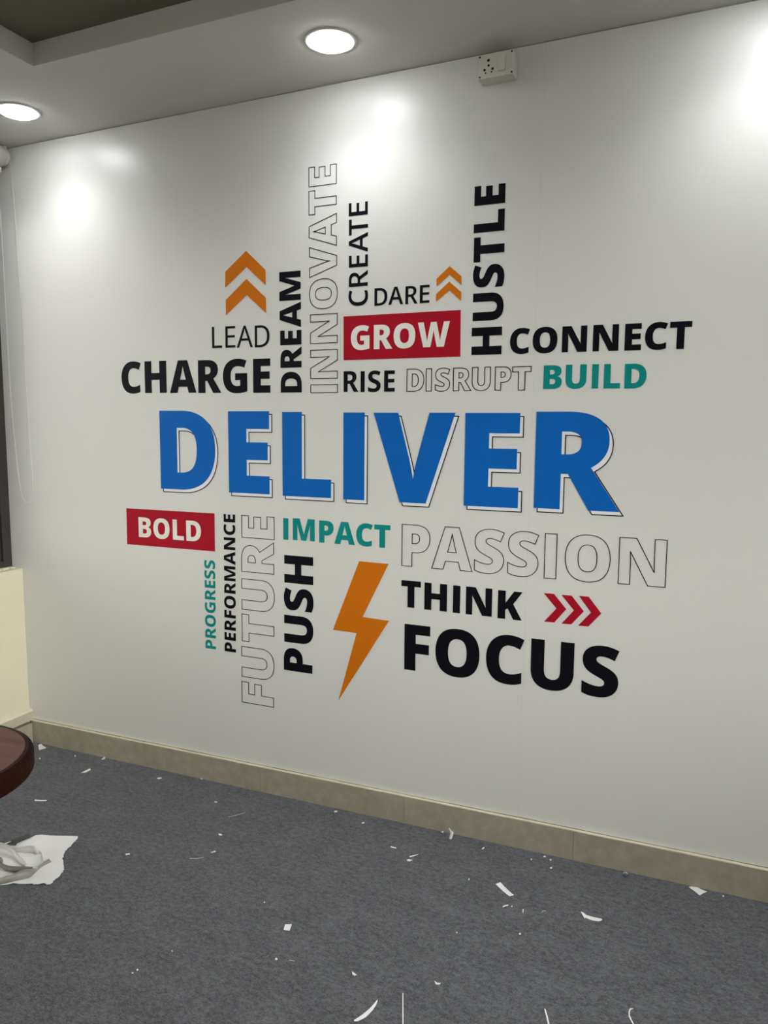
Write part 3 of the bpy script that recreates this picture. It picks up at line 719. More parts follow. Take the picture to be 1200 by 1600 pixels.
SCRAPS = [
 ('paper_scrap', 'folded white paper scrap in the corner, just past the rounded table end', 'scrap', 'poly', [(-2.6922, -0.032), (-2.6906, -0.0184), (-2.6414, -0.0346), (-2.6381, -0.0458), (-2.6449, -0.0708)], 0.004),
 ('paper_crumb', 'white paper crumb just below the folded scrap by the table end', 'scrap', 'poly', [(-2.5837, -0.1264), (-2.5802, -0.1235), (-2.5695, -0.1327), (-2.5729, -0.1356)], 0.001),
 ('paper_crumb', 'tiny white crumb beside the skirting, left of the small folded chip', 'scrap', 'poly', [(-2.4659, -0.047), (-2.4619, -0.0438), (-2.4513, -0.0533), (-2.4553, -0.0565)], 0.001),
 ('paper_chip', 'small folded white chip touching the far skirting, above the pointed sliver', 'scrap', 'poly', [(-2.333, -0.0298), (-2.3359, -0.008), (-2.3231, -0.0164), (-2.3195, -0.0377)], 0.004),
 ('paper_sliver', 'pointed white paper sliver in the far left corner area, below the folded chip', 'scrap', 'poly', [(-2.3095, -0.1692), (-2.3137, -0.1408), (-2.3099, -0.1183), (-2.2978, -0.1261), (-2.2988, -0.1524)], 0.002),
 ('paper_chip', 'small white chip by the skirting below the red BOLD panel', 'scrap', 'poly', [(-1.9975, -0.0806), (-1.9953, -0.0709), (-1.9859, -0.0656), (-1.9757, -0.076), (-1.9878, -0.0838)], 0.002),
 ('paper_crumb', 'pale crumb against the skirting below the word PROGRESS', 'scrap', 'poly', [(-1.8382, -0.0113), (-1.8358, -0.0041), (-1.8232, -0.0085), (-1.8254, -0.0181)], 0.001),
 ('paper_strip', 'short straight white strip on carpet below the table edge, above the torn sheet', 'scrap', 'poly', [(-2.3006, -0.4073), (-2.2574, -0.3907), (-2.2502, -0.3974), (-2.2933, -0.414)], 0.001),
 ('paper_crumb', 'thin white fleck on open carpet below the word FUTURE, nearest the skirting', 'scrap', 'poly', [(-1.6689, -0.148), (-1.6585, -0.1468), (-1.6554, -0.152), (-1.6656, -0.1531)], 0.001),
 ('paper_crumb', 'small oval white crumb below FUTURE, higher on the carpet than the fine curved thread', 'scrap', 'poly', [(-1.5174, -0.3366), (-1.5123, -0.3326), (-1.5027, -0.3357), (-1.5023, -0.3411), (-1.5111, -0.3422)], 0.001),
 ('paper_chip', 'small flat white chip to the right of the torn white sheet', 'scrap', 'poly', [(-1.7242, -0.5641), (-1.7148, -0.5542), (-1.7083, -0.5597), (-1.7194, -0.567)], 0.001),
 ('paper_crumb', 'short bright fleck just above the end of the fine curved thread', 'scrap', 'poly', [(-1.4717, -0.4427), (-1.4627, -0.4304), (-1.4595, -0.4341), (-1.4686, -0.4456)], 0.001),
 ('thread', 'fine curved white thread on the carpet right of the torn sheet', 'thread', 'strip', [(-1.5134, -0.4991), (-1.4986, -0.4951), (-1.487, -0.4868), (-1.4778, -0.4754)], 0.0012),
 ('thread', 'fine pale thread on the carpet below the word FUTURE', 'thread', 'strip', [(-1.5551, -0.2231), (-1.5408, -0.2078), (-1.5286, -0.1893), (-1.517, -0.1735)], 0.001),
 ('paper_crumb', 'small white crumb by the skirting below the orange lightning bolt', 'scrap', 'poly', [(-1.2236, -0.0347), (-1.2152, -0.0274), (-1.2101, -0.0324), (-1.217, -0.0406)], 0.001),
 ('paper_crumb', 'small white crumb out from the skirting, below and right of the lightning bolt', 'scrap', 'poly', [(-1.0958, -0.0701), (-1.0894, -0.0634), (-1.085, -0.0674), (-1.0907, -0.0757)], 0.001),
 ('paper_strip', 'narrow white strip left of the thin dart, on the carpet below the lightning bolt', 'scrap', 'poly', [(-0.9403, -0.1719), (-0.9203, -0.1718), (-0.9187, -0.178), (-0.9382, -0.1779)], 0.001),
 ('paper_sliver', 'thin white dart-shaped sliver on the carpet below the word FOCUS', 'scrap', 'poly', [(-0.8608, -0.2026), (-0.8514, -0.1911), (-0.8375, -0.18), (-0.8475, -0.1952), (-0.858, -0.2064)], 0.001),
 ('paper_crumb', 'small forked white crumb just under the dart-shaped sliver', 'scrap', 'poly', [(-0.8607, -0.2248), (-0.856, -0.2195), (-0.8432, -0.2208), (-0.8483, -0.2251), (-0.8476, -0.2296), (-0.8563, -0.2326)], 0.001),
 ('paper_crumb', 'tiny crumb just left of the curled offcut at the skirting', 'scrap', 'poly', [(-0.8156, -0.0152), (-0.8091, -0.0095), (-0.8067, -0.015), (-0.8124, -0.0203)], 0.001),
 ('paper_sliver', 'pale sliver lying flat at the foot of the skirting, right of the curled offcut', 'scrap', 'poly', [(-0.6716, -0.003), (-0.6535, 0.0057), (-0.6505, -0.0002), (-0.6665, -0.0089)], 0.001),
 ('paper_crumb', 'small slanted white crumb below the pale sliver at the skirting', 'scrap', 'poly', [(-0.6559, -0.0648), (-0.6514, -0.0525), (-0.6485, -0.0564), (-0.652, -0.0674)], 0.001),
 ('paper_crumb', 'white dot of paper left of the white oblong strip', 'scrap', 'poly', [(-0.646, -0.2486), (-0.6428, -0.2464), (-0.6406, -0.2522), (-0.6439, -0.2544)], 0.001),
 ('paper_strip', 'white oblong strip lying at a slant on the carpet, right of centre', 'scrap', 'poly', [(-0.5601, -0.2427), (-0.5487, -0.2286), (-0.4959, -0.276), (-0.5056, -0.2882)], 0.002),
 ('vinyl_curl', 'small white arc-shaped paring under the slanted oblong strip', 'scrap', 'poly', [(-0.5126, -0.3446), (-0.5088, -0.3337), (-0.4985, -0.3289), (-0.4984, -0.3325), (-0.506, -0.3371), (-0.509, -0.3464)], 0.002),
 ('paper_crumb', 'tiny speck at the right end of the arc-shaped paring', 'scrap', 'poly', [(-0.4898, -0.3301), (-0.4872, -0.3283), (-0.4858, -0.3323), (-0.4884, -0.3341)], 0.001),
 ('paper_square', 'small white rhombus of paper alone on the carpet, left of centre', 'scrap', 'poly', [(-1.0566, -0.6669), (-1.0391, -0.6593), (-1.0311, -0.6856), (-1.0482, -0.6897)], 0.001),
 ('paper_crumb', 'white speck above the lone rhombus of paper', 'scrap', 'poly', [(-1.1671, -0.6031), (-1.1646, -0.6013), (-1.1616, -0.6054), (-1.1641, -0.6071)], 0.001),
 ('paper_crumb', 'round white crumb below the lone rhombus of paper', 'scrap', 'poly', [(-1.0082, -0.8003), (-1.0058, -0.7971), (-1.001, -0.7993), (-1.0008, -0.8035), (-1.0051, -0.8049)], 0.001),
 ('thread', 'short pale thread right of the round crumb under the rhombus', 'thread', 'strip', [(-0.9712, -0.7897), (-0.9642, -0.7885), (-0.9551, -0.7875)], 0.001),
 ('paper_crumb', 'tiny white speck below the arc-shaped paring, midway to the white flake', 'scrap', 'poly', [(-0.6019, -0.507), (-0.5994, -0.5054), (-0.5978, -0.5094), (-0.6002, -0.5111)], 0.001),
 ('paper_crumb', 'white crumb below the slanted oblong strip, left of the notched offcut', 'scrap', 'poly', [(-0.4401, -0.4434), (-0.4362, -0.44), (-0.434, -0.4449), (-0.4378, -0.4484)], 0.001),
 ('paper_sliver', 'thin upright sliver between the oblong strip and the notched offcut', 'scrap', 'poly', [(-0.4551, -0.3322), (-0.4524, -0.3323), (-0.4504, -0.3477), (-0.4521, -0.3484)], 0.001),
 ('paper_chip', 'white half-moon chip above the large white crescent', 'scrap', 'poly', [(-0.8002, -0.7647), (-0.7939, -0.7656), (-0.7833, -0.7706), (-0.7876, -0.775), (-0.7943, -0.7724)], 0.002),
 ('paper_flake', 'white curved flake right of the long upright strip at the front', 'scrap', 'poly', [(-0.5933, -0.713), (-0.5852, -0.7147), (-0.5766, -0.7127), (-0.5771, -0.7181), (-0.5867, -0.72)], 0.002),
 ('vinyl_curl', 'large white crescent offcut at the front of the carpet', 'scrap', 'poly', [(-0.7243, -0.912), (-0.7143, -0.885), (-0.7057, -0.8586), (-0.6992, -0.8309), (-0.6972, -0.8331), (-0.696, -0.8463), (-0.6977, -0.8634), (-0.7036, -0.8891), (-0.7141, -0.9105), (-0.7206, -0.9155)], 0.004),
 ('paper_strip', 'long thin white strip at the front, right of the large crescent', 'scrap', 'poly', [(-0.6521, -0.7833), (-0.6501, -0.7824), (-0.6084, -0.8847), (-0.6111, -0.8859)], 0.002),
 ('vinyl_curl', 'clear curled ring of film by the skirting at right', 'scrap', 'ring', [(-0.1981, -0.043)], 0.006),
 ('paper_scrap', 'white fan-shaped scrap touching the skirting at right', 'scrap', 'poly', [(-0.0136, -0.0244), (-0.0066, -0.0174), (0.0102, -0.0105), (0.0243, -0.0198), (0.0387, -0.0277), (0.0281, -0.0379), (0.0182, -0.053), (0.0048, -0.0374)], 0.003),
 ('paper_crumb', 'white dot at the skirting just right of the fan-shaped scrap', 'scrap', 'poly', [(0.0813, -0.0267), (0.0849, -0.0244), (0.0852, -0.0319), (0.0816, -0.0342)], 0.001),
 ('vinyl_curl', 'white notched offcut strip on the carpet at right', 'scrap', 'poly', [(-0.2974, -0.2804), (-0.2894, -0.2801), (-0.2808, -0.2857), (-0.2592, -0.2859), (-0.2394, -0.2874), (-0.2344, -0.294), (-0.2414, -0.3024), (-0.2621, -0.3029), (-0.2807, -0.2984), (-0.2824, -0.3035)], 0.004),
 ('paper_crumb', 'white speck by the skirting, leftmost of three below the red arrows', 'scrap', 'poly', [(-0.4921, -0.0599), (-0.4888, -0.0576), (-0.4868, -0.0649), (-0.4901, -0.0672)], 0.001),
 ('paper_crumb', 'flat fleck at the foot of the skirting, middle of three below the red arrows', 'scrap', 'poly', [(-0.4574, -0.0275), (-0.451, -0.0239), (-0.4495, -0.0291), (-0.4556, -0.0325)], 0.001),
 ('paper_crumb', 'white speck by the skirting, rightmost of three below the red arrows', 'scrap', 'poly', [(-0.4345, -0.0373), (-0.4301, -0.0346), (-0.4282, -0.0419), (-0.4327, -0.0447)], 0.001),
 ('paper_chip', 'small white chip below the three specks along the skirting', 'scrap', 'poly', [(-0.4242, -0.0857), (-0.4188, -0.0802), (-0.4179, -0.0869), (-0.4219, -0.091)], 0.001),
 ('thread', 'short white thread left of the notched offcut', 'thread', 'strip', [(-0.4017, -0.322), (-0.3986, -0.3142), (-0.3917, -0.3118)], 0.001),
 ('paper_crumb', 'white crumb at the lower right end of the slanted oblong strip', 'scrap', 'poly', [(-0.5024, -0.2729), (-0.4971, -0.272), (-0.4964, -0.278), (-0.5006, -0.2784)], 0.001),
 ('vinyl_curl', 'narrow curved white strip at the front edge, left of the hooked one', 'scrap', 'poly', [(-0.3181, -0.6968), (-0.3153, -0.6953), (-0.3058, -0.7151), (-0.2948, -0.7447), (-0.2987, -0.7464), (-0.3087, -0.7186)], 0.003),
 ('vinyl_curl', 'hooked narrow white strip at the front right edge', 'scrap', 'poly', [(-0.1203, -0.608), (-0.1288, -0.6123), (-0.1305, -0.6216), (-0.1291, -0.6364), (-0.1221, -0.6508), (-0.1148, -0.6668), (-0.1115, -0.6654), (-0.1201, -0.6477), (-0.1265, -0.6331), (-0.1276, -0.6212), (-0.1264, -0.6149)], 0.003),
 ('paper_crumb', 'white crumb alone on the dark carpet at lower left, left of the round crumb', 'scrap', 'poly', [(-1.3159, -0.9789), (-1.3136, -0.9754), (-1.3098, -0.9783), (-1.3115, -0.9821)], 0.001),
 ('paper_crumb', 'tiny fleck touching the lower left crumb', 'scrap', 'poly', [(-1.3187, -0.9924), (-1.3157, -0.9901), (-1.3135, -0.9922), (-1.3161, -0.9944)], 0.001),
 ('paper_crumb', 'tiny white speck between the lower left crumb and the rhombus', 'scrap', 'poly', [(-1.2791, -0.8839), (-1.2769, -0.8824), (-1.274, -0.8855), (-1.2762, -0.887)], 0.001),
]
SHEET = [(-2.1556, -0.7296), (-2.1517, -0.704), (-2.14, -0.6786), (-2.128, -0.6621), (-2.0992, -0.6675), (-2.0941, -0.6371), (-2.0861, -0.6101), (-2.0834, -0.5967), (-2.0709, -0.5859), (-2.0387, -0.5773), (-2.0075, -0.568), (-1.9732, -0.5584), (-1.9436, -0.5492), (-1.9406, -0.5534), (-1.9364, -0.5558), (-1.9346, -0.561), (-1.9323, -0.5642), (-1.9323, -0.5701), (-1.9277, -0.5762), (-1.9314, -0.5797), (-1.9274, -0.5853), (-1.926, -0.5935), (-1.9266, -0.5941), (-1.9191, -0.6043), (-1.9222, -0.6084), (-1.919, -0.6135), (-1.9223, -0.6159), (-1.9186, -0.6202), (-1.9144, -0.6273), (-1.9151, -0.631), (-1.9126, -0.6369), (-1.9071, -0.6426), (-1.9068, -0.6452), (-1.903, -0.6497), (-1.9001, -0.6536), (-1.8993, -0.6555), (-1.8951, -0.6603), (-1.8884, -0.6653), (-1.8884, -0.6673), (-1.8908, -0.669), (-1.8865, -0.6733), (-1.8851, -0.6749), (-1.8772, -0.6792), (-1.8726, -0.6824), (-1.869, -0.6869), (-1.8611, -0.6917), (-1.8636, -0.6941), (-1.8545, -0.6977), (-1.8516, -0.7024), (-1.8458, -0.7049), (-1.8436, -0.7113), (-1.8382, -0.7121), (-1.8337, -0.7174), (-1.8333, -0.7228), (-1.8252, -0.7289), (-1.8281, -0.7334), (-1.8228, -0.7394), (-1.8248, -0.7417), (-1.8201, -0.7449), (-1.8182, -0.7502), (-1.8166, -0.7543), (-1.816, -0.7605), (-1.8161, -0.7648), (-1.8166, -0.7684), (-1.8143, -0.7727), (-1.8158, -0.7778), (-1.81, -0.7846), (-1.8115, -0.7916), (-1.812, -0.7952), (-1.8166, -0.7956), (-1.816, -0.7961), (-1.8201, -0.7993), (-1.8239, -0.7969), (-1.8298, -0.7964), (-1.8312, -0.796), (-1.8379, -0.7957), (-1.8388, -0.7975), (-1.8426, -0.8009), (-1.8447, -0.8032), (-1.8477, -0.8048), (-1.8497, -0.8073), (-1.854, -0.8075), (-1.8594, -0.8109), (-1.8701, -0.8094), (-1.8731, -0.8115), (-1.8949, -0.8227), (-1.9082, -0.8276), (-1.9228, -0.8313), (-1.9321, -0.8451), (-1.9382, -0.8507), (-1.9548, -0.8634), (-1.9816, -0.8729)]
FILM = [(-2.1258, -0.6832), (-2.125, -0.6644), (-2.1245, -0.6544), (-2.1109, -0.6495), (-2.1128, -0.6295), (-2.1154, -0.6148), (-2.1127, -0.6072), (-2.0973, -0.6138), (-2.0886, -0.6163), (-2.0783, -0.615), (-2.0881, -0.6422), (-2.0941, -0.6679), (-2.0854, -0.6803), (-2.1107, -0.6827)]
RIBBONS = [
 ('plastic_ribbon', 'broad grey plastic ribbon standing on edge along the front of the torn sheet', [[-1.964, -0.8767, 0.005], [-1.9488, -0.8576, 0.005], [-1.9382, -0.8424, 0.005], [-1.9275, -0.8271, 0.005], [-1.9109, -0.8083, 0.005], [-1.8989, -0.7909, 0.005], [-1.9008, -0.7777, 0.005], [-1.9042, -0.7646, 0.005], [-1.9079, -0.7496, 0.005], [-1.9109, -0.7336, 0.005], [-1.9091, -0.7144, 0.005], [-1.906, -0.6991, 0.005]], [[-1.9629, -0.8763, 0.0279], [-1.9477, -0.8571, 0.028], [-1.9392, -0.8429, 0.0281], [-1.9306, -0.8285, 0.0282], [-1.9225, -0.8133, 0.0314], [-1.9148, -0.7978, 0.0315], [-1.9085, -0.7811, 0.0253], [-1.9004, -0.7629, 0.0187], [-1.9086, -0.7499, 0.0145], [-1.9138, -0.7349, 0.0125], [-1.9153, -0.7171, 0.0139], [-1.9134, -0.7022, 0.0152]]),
 ('plastic_ribbon', 'grey plastic ribbon sloping down onto the middle of the torn sheet', [[-2.122, -0.7386, 0.03], [-2.0857, -0.7404, 0.032], [-2.0543, -0.7385, 0.032], [-2.0232, -0.7454, 0.028], [-2.0051, -0.7487, 0.02], [-1.9873, -0.7519, 0.012], [-1.9744, -0.752, 0.007], [-1.9647, -0.7515, 0.005]], [[-2.1434, -0.7205, 0.034], [-2.1105, -0.7192, 0.036], [-2.0861, -0.7196, 0.036], [-2.0417, -0.7262, 0.032], [-2.0203, -0.7294, 0.024], [-1.9962, -0.735, 0.016], [-1.9775, -0.7388, 0.011], [-1.9633, -0.7443, 0.009]]),
 ('plastic_ribbon', 'white plastic ribbon looping over the right half of the torn sheet', [[-2.0788, -0.7044, 0.005], [-2.0521, -0.7012, 0.005], [-2.0318, -0.6953, 0.005], [-2.0067, -0.6878, 0.005], [-1.9856, -0.6859, 0.005], [-1.9783, -0.6789, 0.005], [-1.9616, -0.6862, 0.005], [-1.9353, -0.7062, 0.005]], [[-2.085, -0.7071, 0.0188], [-2.0559, -0.7028, 0.0211], [-2.0331, -0.6959, 0.0263], [-2.0101, -0.6893, 0.0304], [-1.989, -0.6874, 0.0308], [-1.9801, -0.6797, 0.0172], [-1.9613, -0.686, 0.0107], [-1.9347, -0.7059, 0.0083]]),
 ('plastic_ribbon', 'whitish plastic ribbon lying crosswise behind the broad standing ribbon', [[-2.0197, -0.7972, 0.014], [-1.9984, -0.7988, 0.012], [-1.9771, -0.7949, 0.01], [-1.9591, -0.7853, 0.009], [-1.9408, -0.7675, 0.008], [-1.9261, -0.7547, 0.007]], [[-2.0382, -0.7813, 0.018], [-2.0202, -0.7828, 0.016], [-2.0001, -0.7805, 0.014], [-1.977, -0.7723, 0.013], [-1.9517, -0.7604, 0.012], [-1.9286, -0.7522, 0.011]]),
 ('plastic_ribbon', 'short dark curl of plastic at the left edge of the torn sheet', [[-2.0616, -0.7736, 0.005], [-2.051, -0.7713, 0.005], [-2.0454, -0.7699, 0.005], [-2.0433, -0.7671, 0.005]], [[-2.0608, -0.7733, 0.0215], [-2.05, -0.7709, 0.0258], [-2.0432, -0.7689, 0.0233], [-2.0412, -0.7662, 0.0131]]),
 ('vinyl_curl', 'white curled offcut standing against the skirting below FOCUS', [[-0.7747, -0.0528, 0.0027], [-0.7726, -0.0519, 0.0142], [-0.7699, -0.0507, 0.0246], [-0.7724, -0.0518, 0.0326], [-0.7757, -0.0532, 0.0413]], [[-0.7669, -0.0494, 0.0018], [-0.763, -0.0478, 0.0142], [-0.7611, -0.0469, 0.0262], [-0.768, -0.0499, 0.034], [-0.7735, -0.0523, 0.0427]]),
]
TEXT_TILT = -0.00700

STEP = 7
def contours(key):
    """quadratic outlines -> closed polylines in font units"""
    res = []
    for c in GLYPHS[key].split('|'):
        P = []
        for tok in c.split():
            on = not tok.endswith('*')
            x_, y_ = tok.rstrip('*').split(',')
            P.append((float(x_), float(y_), on))
        Q = []
        for i, p_ in enumerate(P):
            q_ = P[(i + 1) % len(P)]
            Q.append(p_)
            if not p_[2] and not q_[2]:
                Q.append(((p_[0] + q_[0]) / 2, (p_[1] + q_[1]) / 2, True))
        while not Q[0][2]:
            Q.append(Q.pop(0))
        poly = []
        i = 0
        while i < len(Q):
            a = Q[i]; b = Q[(i + 1) % len(Q)]
            poly.append((a[0], a[1]))
            if not b[2]:
                c2 = Q[(i + 2) % len(Q)]
                for s in range(1, STEP):
                    t = s / STEP
                    poly.append(((1 - t) ** 2 * a[0] + 2 * t * (1 - t) * b[0] + t * t * c2[0], (1 - t) ** 2 * a[1] + 2 * t * (1 - t) * b[1] + t * t * c2[1]))
                i += 2
            else:
                i += 1
        clean = []
        for p_ in poly:
            if not clean or math.hypot(p_[0] - clean[-1][0], p_[1] - clean[-1][1]) > 0.5:
                clean.append(p_)
        if math.hypot(clean[0][0] - clean[-1][0], clean[0][1] - clean[-1][1]) < 0.5:
            clean.pop()
        res.append(clean)
    return res

def wall_place(u, v, h):
    return (u, -h, v)

def solid_letter(name, loops, h, mat, parent, h0=0.0):
    b_ = bmesh.new()
    prism(b_, loops, h0, h, wall_place)
    return build(name, b_, mat, parent)

def outline_letter(name, loops, w, h, mat, parent):
    b_ = bmesh.new()
    for l in loops:
        n_ = len(l)
        ins, outs = [], []
        for i in range(n_):
            p0, p1, p2 = Vector(l[i - 1]), Vector(l[i]), Vector(l[(i + 1) % n_])
            d0 = (p1 - p0).normalized(); d1 = (p2 - p1).normalized()
            n0 = Vector((-d0.y, d0.x)); n1 = Vector((-d1.y, d1.x))
            m_ = (n0 + n1)
            if m_.length < 1e-6:
                m_ = n0
            m_.normalize()
            k = min(3.0, 1.0 / max(0.2, m_.dot(n0))) * w / 2
            ins.append(p1 + m_ * k); outs.append(p1 - m_ * k)
        V = [[b_.verts.new((q.x, -hh, q.y)) for q in side] for hh in (0.0, h) for side in (ins, outs)]
        for i in range(n_):
            j = (i + 1) % n_
            b_.faces.new((V[2][i], V[2][j], V[3][j], V[3][i]))
            b_.faces.new((V[0][i], V[0][j], V[1][j], V[1][i]))
            b_.faces.new((V[0][i], V[0][j], V[2][j], V[2][i]))
            b_.faces.new((V[1][i], V[1][j], V[3][j], V[3][i]))
    return build(name, b_, mat, parent)

STYLE = {   # material, label
    'CHARGE': ('black', 'bold black word CHARGE, left end of the row above DELIVER'),
    'LEAD': ('black', 'thin black word LEAD under the larger orange arrows'),
    'DREAM': ('black', 'bold black word DREAM running up the wall beside CHARGE'),
    'INNOVATE': ('line:0.0027', 'hollow outlined word INNOVATE running up the wall under the downlight'),
    'CREATE': ('black', 'medium black word CREATE running up the wall right of INNOVATE'),
    'DARE': ('black', 'small medium-weight black word DARE just above the red GROW panel'),
    'RISE': ('black', 'small bold black word RISE below the red GROW panel'),
    'GROW': ('white_vinyl', 'red rectangle with the white word GROW on the upper half of the mural'),
    'DISRUPT': ('line:0.0027', 'small hollow outlined word DISRUPT between RISE and BUILD'),
    'HUSTLE': ('black', 'tall bold black word HUSTLE running up the wall below the switch box'),
    'CONNECT': ('black', 'bold black word CONNECT at the upper right, above BUILD'),
    'BUILD': ('teal', 'teal word BUILD at the right, under CONNECT'),
    'DELIVER': ('blue', 'huge blue word DELIVER with black offset outline across the mural middle'),
    'BOLD': ('white_vinyl', 'red rectangle with the white word BOLD at the lower left of the mural'),
    'PROGRESS': ('teal', 'small teal word PROGRESS running up the wall under the BOLD panel'),
    'PERFORMANCE': ('black', 'small bold black word PERFORMANCE running up the wall beside PROGRESS'),
    'FUTURE': ('line:0.0025', 'hollow outlined word FUTURE running up the wall left of PUSH'),
    'IMPACT': ('teal', 'teal word IMPACT directly below the big blue lettering'),
    'PUSH': ('black', 'bold black word PUSH running up the wall left of the lightning bolt'),
    'PASSION': ('line:0.0025', 'large hollow outlined word PASSION at the lower right of the mural'),
    'THINK': ('black', 'bold black word THINK left of the red arrows'),
    'FOCUS': ('black', 'large bold black word FOCUS at the bottom right of the mural'),
}
GRP = 'cut vinyl words of the wall mural'
for word, (rot, X, Z, sy, letters) in WORDS.items():
    mat, label = STYLE[word]
    t = empty('wall_word', (X, -0.0003, Z), label, 'wall lettering', GRP, -(TEXT_TILT + rot * math.pi / 2))
    if word in ('GROW', 'BOLD'):
        q = SHAPES['grow_panel' if word == 'GROW' else 'bold_panel']
        c_, s_ = math.cos(TEXT_TILT), math.sin(TEXT_TILT)
        loc_ = [((x_ - X) * c_ + (z_ - Z) * s_, -(x_ - X) * s_ + (z_ - Z) * c_) for x_, z_ in q]
        solid_letter('panel', [loc_], 0.0004, 'red', t)
    for key, u0, dv, sx in letters:
        L = [[(u0 + x_ * sx, dv + y_ * sy) for x_, y_ in c] for c in contours(key)]
        if mat.startswith('line'):
            outline_letter('letter', L, float(mat.split(':')[1]), 0.0005, 'line', t)
        elif word in ('GROW', 'BOLD'):
            solid_letter('letter', L, 0.0009, mat, t)
        elif word == 'DELIVER':
            o = solid_letter('letter', L, 0.0012, mat, t)
            dx, dz = 0.0112, -0.0118
            S = [[(a + dx, b + dz) for a, b in c] for c in L]
            solid_letter('shadow_fill', S, 0.0004, 'shadow_white', o)['label'] = 'white fill of the drop shadow'
            outline_letter('shadow_outline', S, 0.0033, 0.0007, 'line', o)['label'] = 'thin black outline of the drop shadow'
        else:
            solid_letter('letter', L, 0.0006, mat, t)

def wall_shape(name, polys, part, mat, label, cat):
    cx = sum(p_[0] for q in polys for p_ in q) / sum(len(q) for q in polys)
    cz = min(p_[1] for q in polys for p_ in q)
    if len(polys) == 1:
        o = solid_letter(name, [[(a - cx, b - cz) for a, b in polys[0]]], 0.0006, mat, None)
        o.location = (cx, -0.0003, cz)
        return tag(o, label, cat)
    t = empty(name, (cx, -0.0003, cz), label, cat)
    for q in polys:
        solid_letter(part, [[(a - cx, b - cz) for a, b in q]], 0.0006, mat, t)
    return t
wall_shape('arrow_decal', SHAPES['up1'], 'chevron', 'orange', 'larger pair of orange upward chevrons above LEAD', 'wall graphic')
wall_shape('arrow_decal', SHAPES['up2'], 'chevron', 'orange', 'smaller pair of orange upward chevrons beside DARE', 'wall graphic')
wall_shape('arrow_decal', SHAPES['red'], 'chevron', 'red', 'row of three red chevrons pointing right beside THINK', 'wall graphic')
wall_shape('lightning_decal', [SHAPES['bolt']], '', 'orange', 'orange lightning bolt between PUSH and FOCUS', 'wall graphic')

# ------------------------------------------------------------------ table
TX, TY = -1.88, -1.80
tb = empty('conference_table', (TX, TY, 0), 'dark reddish-brown wooden table with a rounded corner at the left edge', 'table')
def rounded(x0, x1, y0, y1, r, n_=14, p=2.0):
    res = []
    for cx, cy, a0 in ((x1 - r, y1 - r, 0), (x0 + r, y1 - r, 90), (x0 + r, y0 + r, 180), (x1 - r, y0 + r, 270)):
        for i in range(n_ + 1):
            a = math.radians(a0 + 90 * i / n_)
            ca, sa = math.cos(a), math.sin(a)
            res.append((cx + r * math.copysign(abs(ca) ** (2 / p), ca), cy + r * math.copysign(abs(sa) ** (2 / p), sa)))
    return res
x0_, x1_, y0_, y1_ = -2.55 - TX, -1.192 - TX, -2.34 - TY, -1.263 - TY
b_ = bmesh.new()
R_ = 0.20
def table_layers(layers, cap0, cap1):
    bb = bmesh.new(); rings = []
    for ins_, z_ in layers:
        rings.append([bb.verts.new((a, b, z_)) for a, b in rounded(x0_ + ins_, x1_ - ins_, y0_ + ins_, y1_ - ins_, R_ - ins_)])
    for a, c in zip(rings, rings[1:]):
        for i in range(len(a)):
            bb.faces.new((a[i], a[(i + 1) % len(a)], c[(i + 1) % len(a)], c[i]))
    if cap0:
        bb.faces.new(rings[0]); bb.faces.new(rings[-1])
    else:
        for i in range(len(rings[0])):
            a, c = rings[-1], rings[0]
            bb.faces.new((a[i], a[(i + 1) % len(a)], c[(i + 1) % len(a)], c[i]))
    return bb
b_.free()
build('tabletop', table_layers([(0.016, 0.7045), (0.016, 0.7498), (0.0165, 0.7502)], True, True), 'wood', tb)
build('edge_band', table_layers([(0.016, 0.7045), (0.008, 0.7045), (0.002, 0.7065), (0.0, 0.712), (0.0, 0.738), (0.003, 0.745), (0.009, 0.7495), (0.016, 0.7500)], False, False), 'edge', tb)
for sx_ in (x0_ + 0.30, x1_ - 0.34):
    b_ = bmesh.new(); box(b_, sx_ - 0.02, sx_ + 0.02, y0_ + 0.18, y1_ - 0.18, 0.001, 0.7045, 0.003)
    build('leg_panel', b_, 'wood', tb)
b_ = bmesh.new(); box(b_, x0_ + 0.32, x1_ - 0.36, -0.012, 0.012, 0.28, 0.7045, 0.002)
build('modesty_panel', b_, 'wood', tb)

# ------------------------------------------------------------------ litter on the carpet
def sheet_mesh(poly, thick, zfun, cuts):
    """thin sheet over a polygon, bent by zfun(x, y)"""
    b_ = bmesh.new()
    tr_ = tessellate_polygon([[Vector((p_[0], p_[1], 0)) for p_ in poly]])
    V = [b_.verts.new((p_[0], p_[1], 0)) for p_ in poly]
    for t_ in tr_:
        try:
            b_.faces.new([V[i] for i in t_])
        except ValueError:
            pass
    if cuts:
        for _ in range(cuts):
            bmesh.ops.subdivide_edges(b_, edges=[e for e in b_.edges if e.calc_length() > 0.012], cuts=1, use_grid_fill=True)
        bmesh.ops.triangulate(b_, faces=b_.faces)
    bmesh.ops.recalc_face_normals(b_, faces=b_.faces)
    for v in b_.verts:
        v.co.z = zfun(v.co.x, v.co.y)
    geom = bmesh.ops.extrude_face_region(b_, geom=list(b_.faces))
    for v in geom['geom']:
        if isinstance(v, bmesh.types.BMVert):
            v.co.z += thick
    return b_

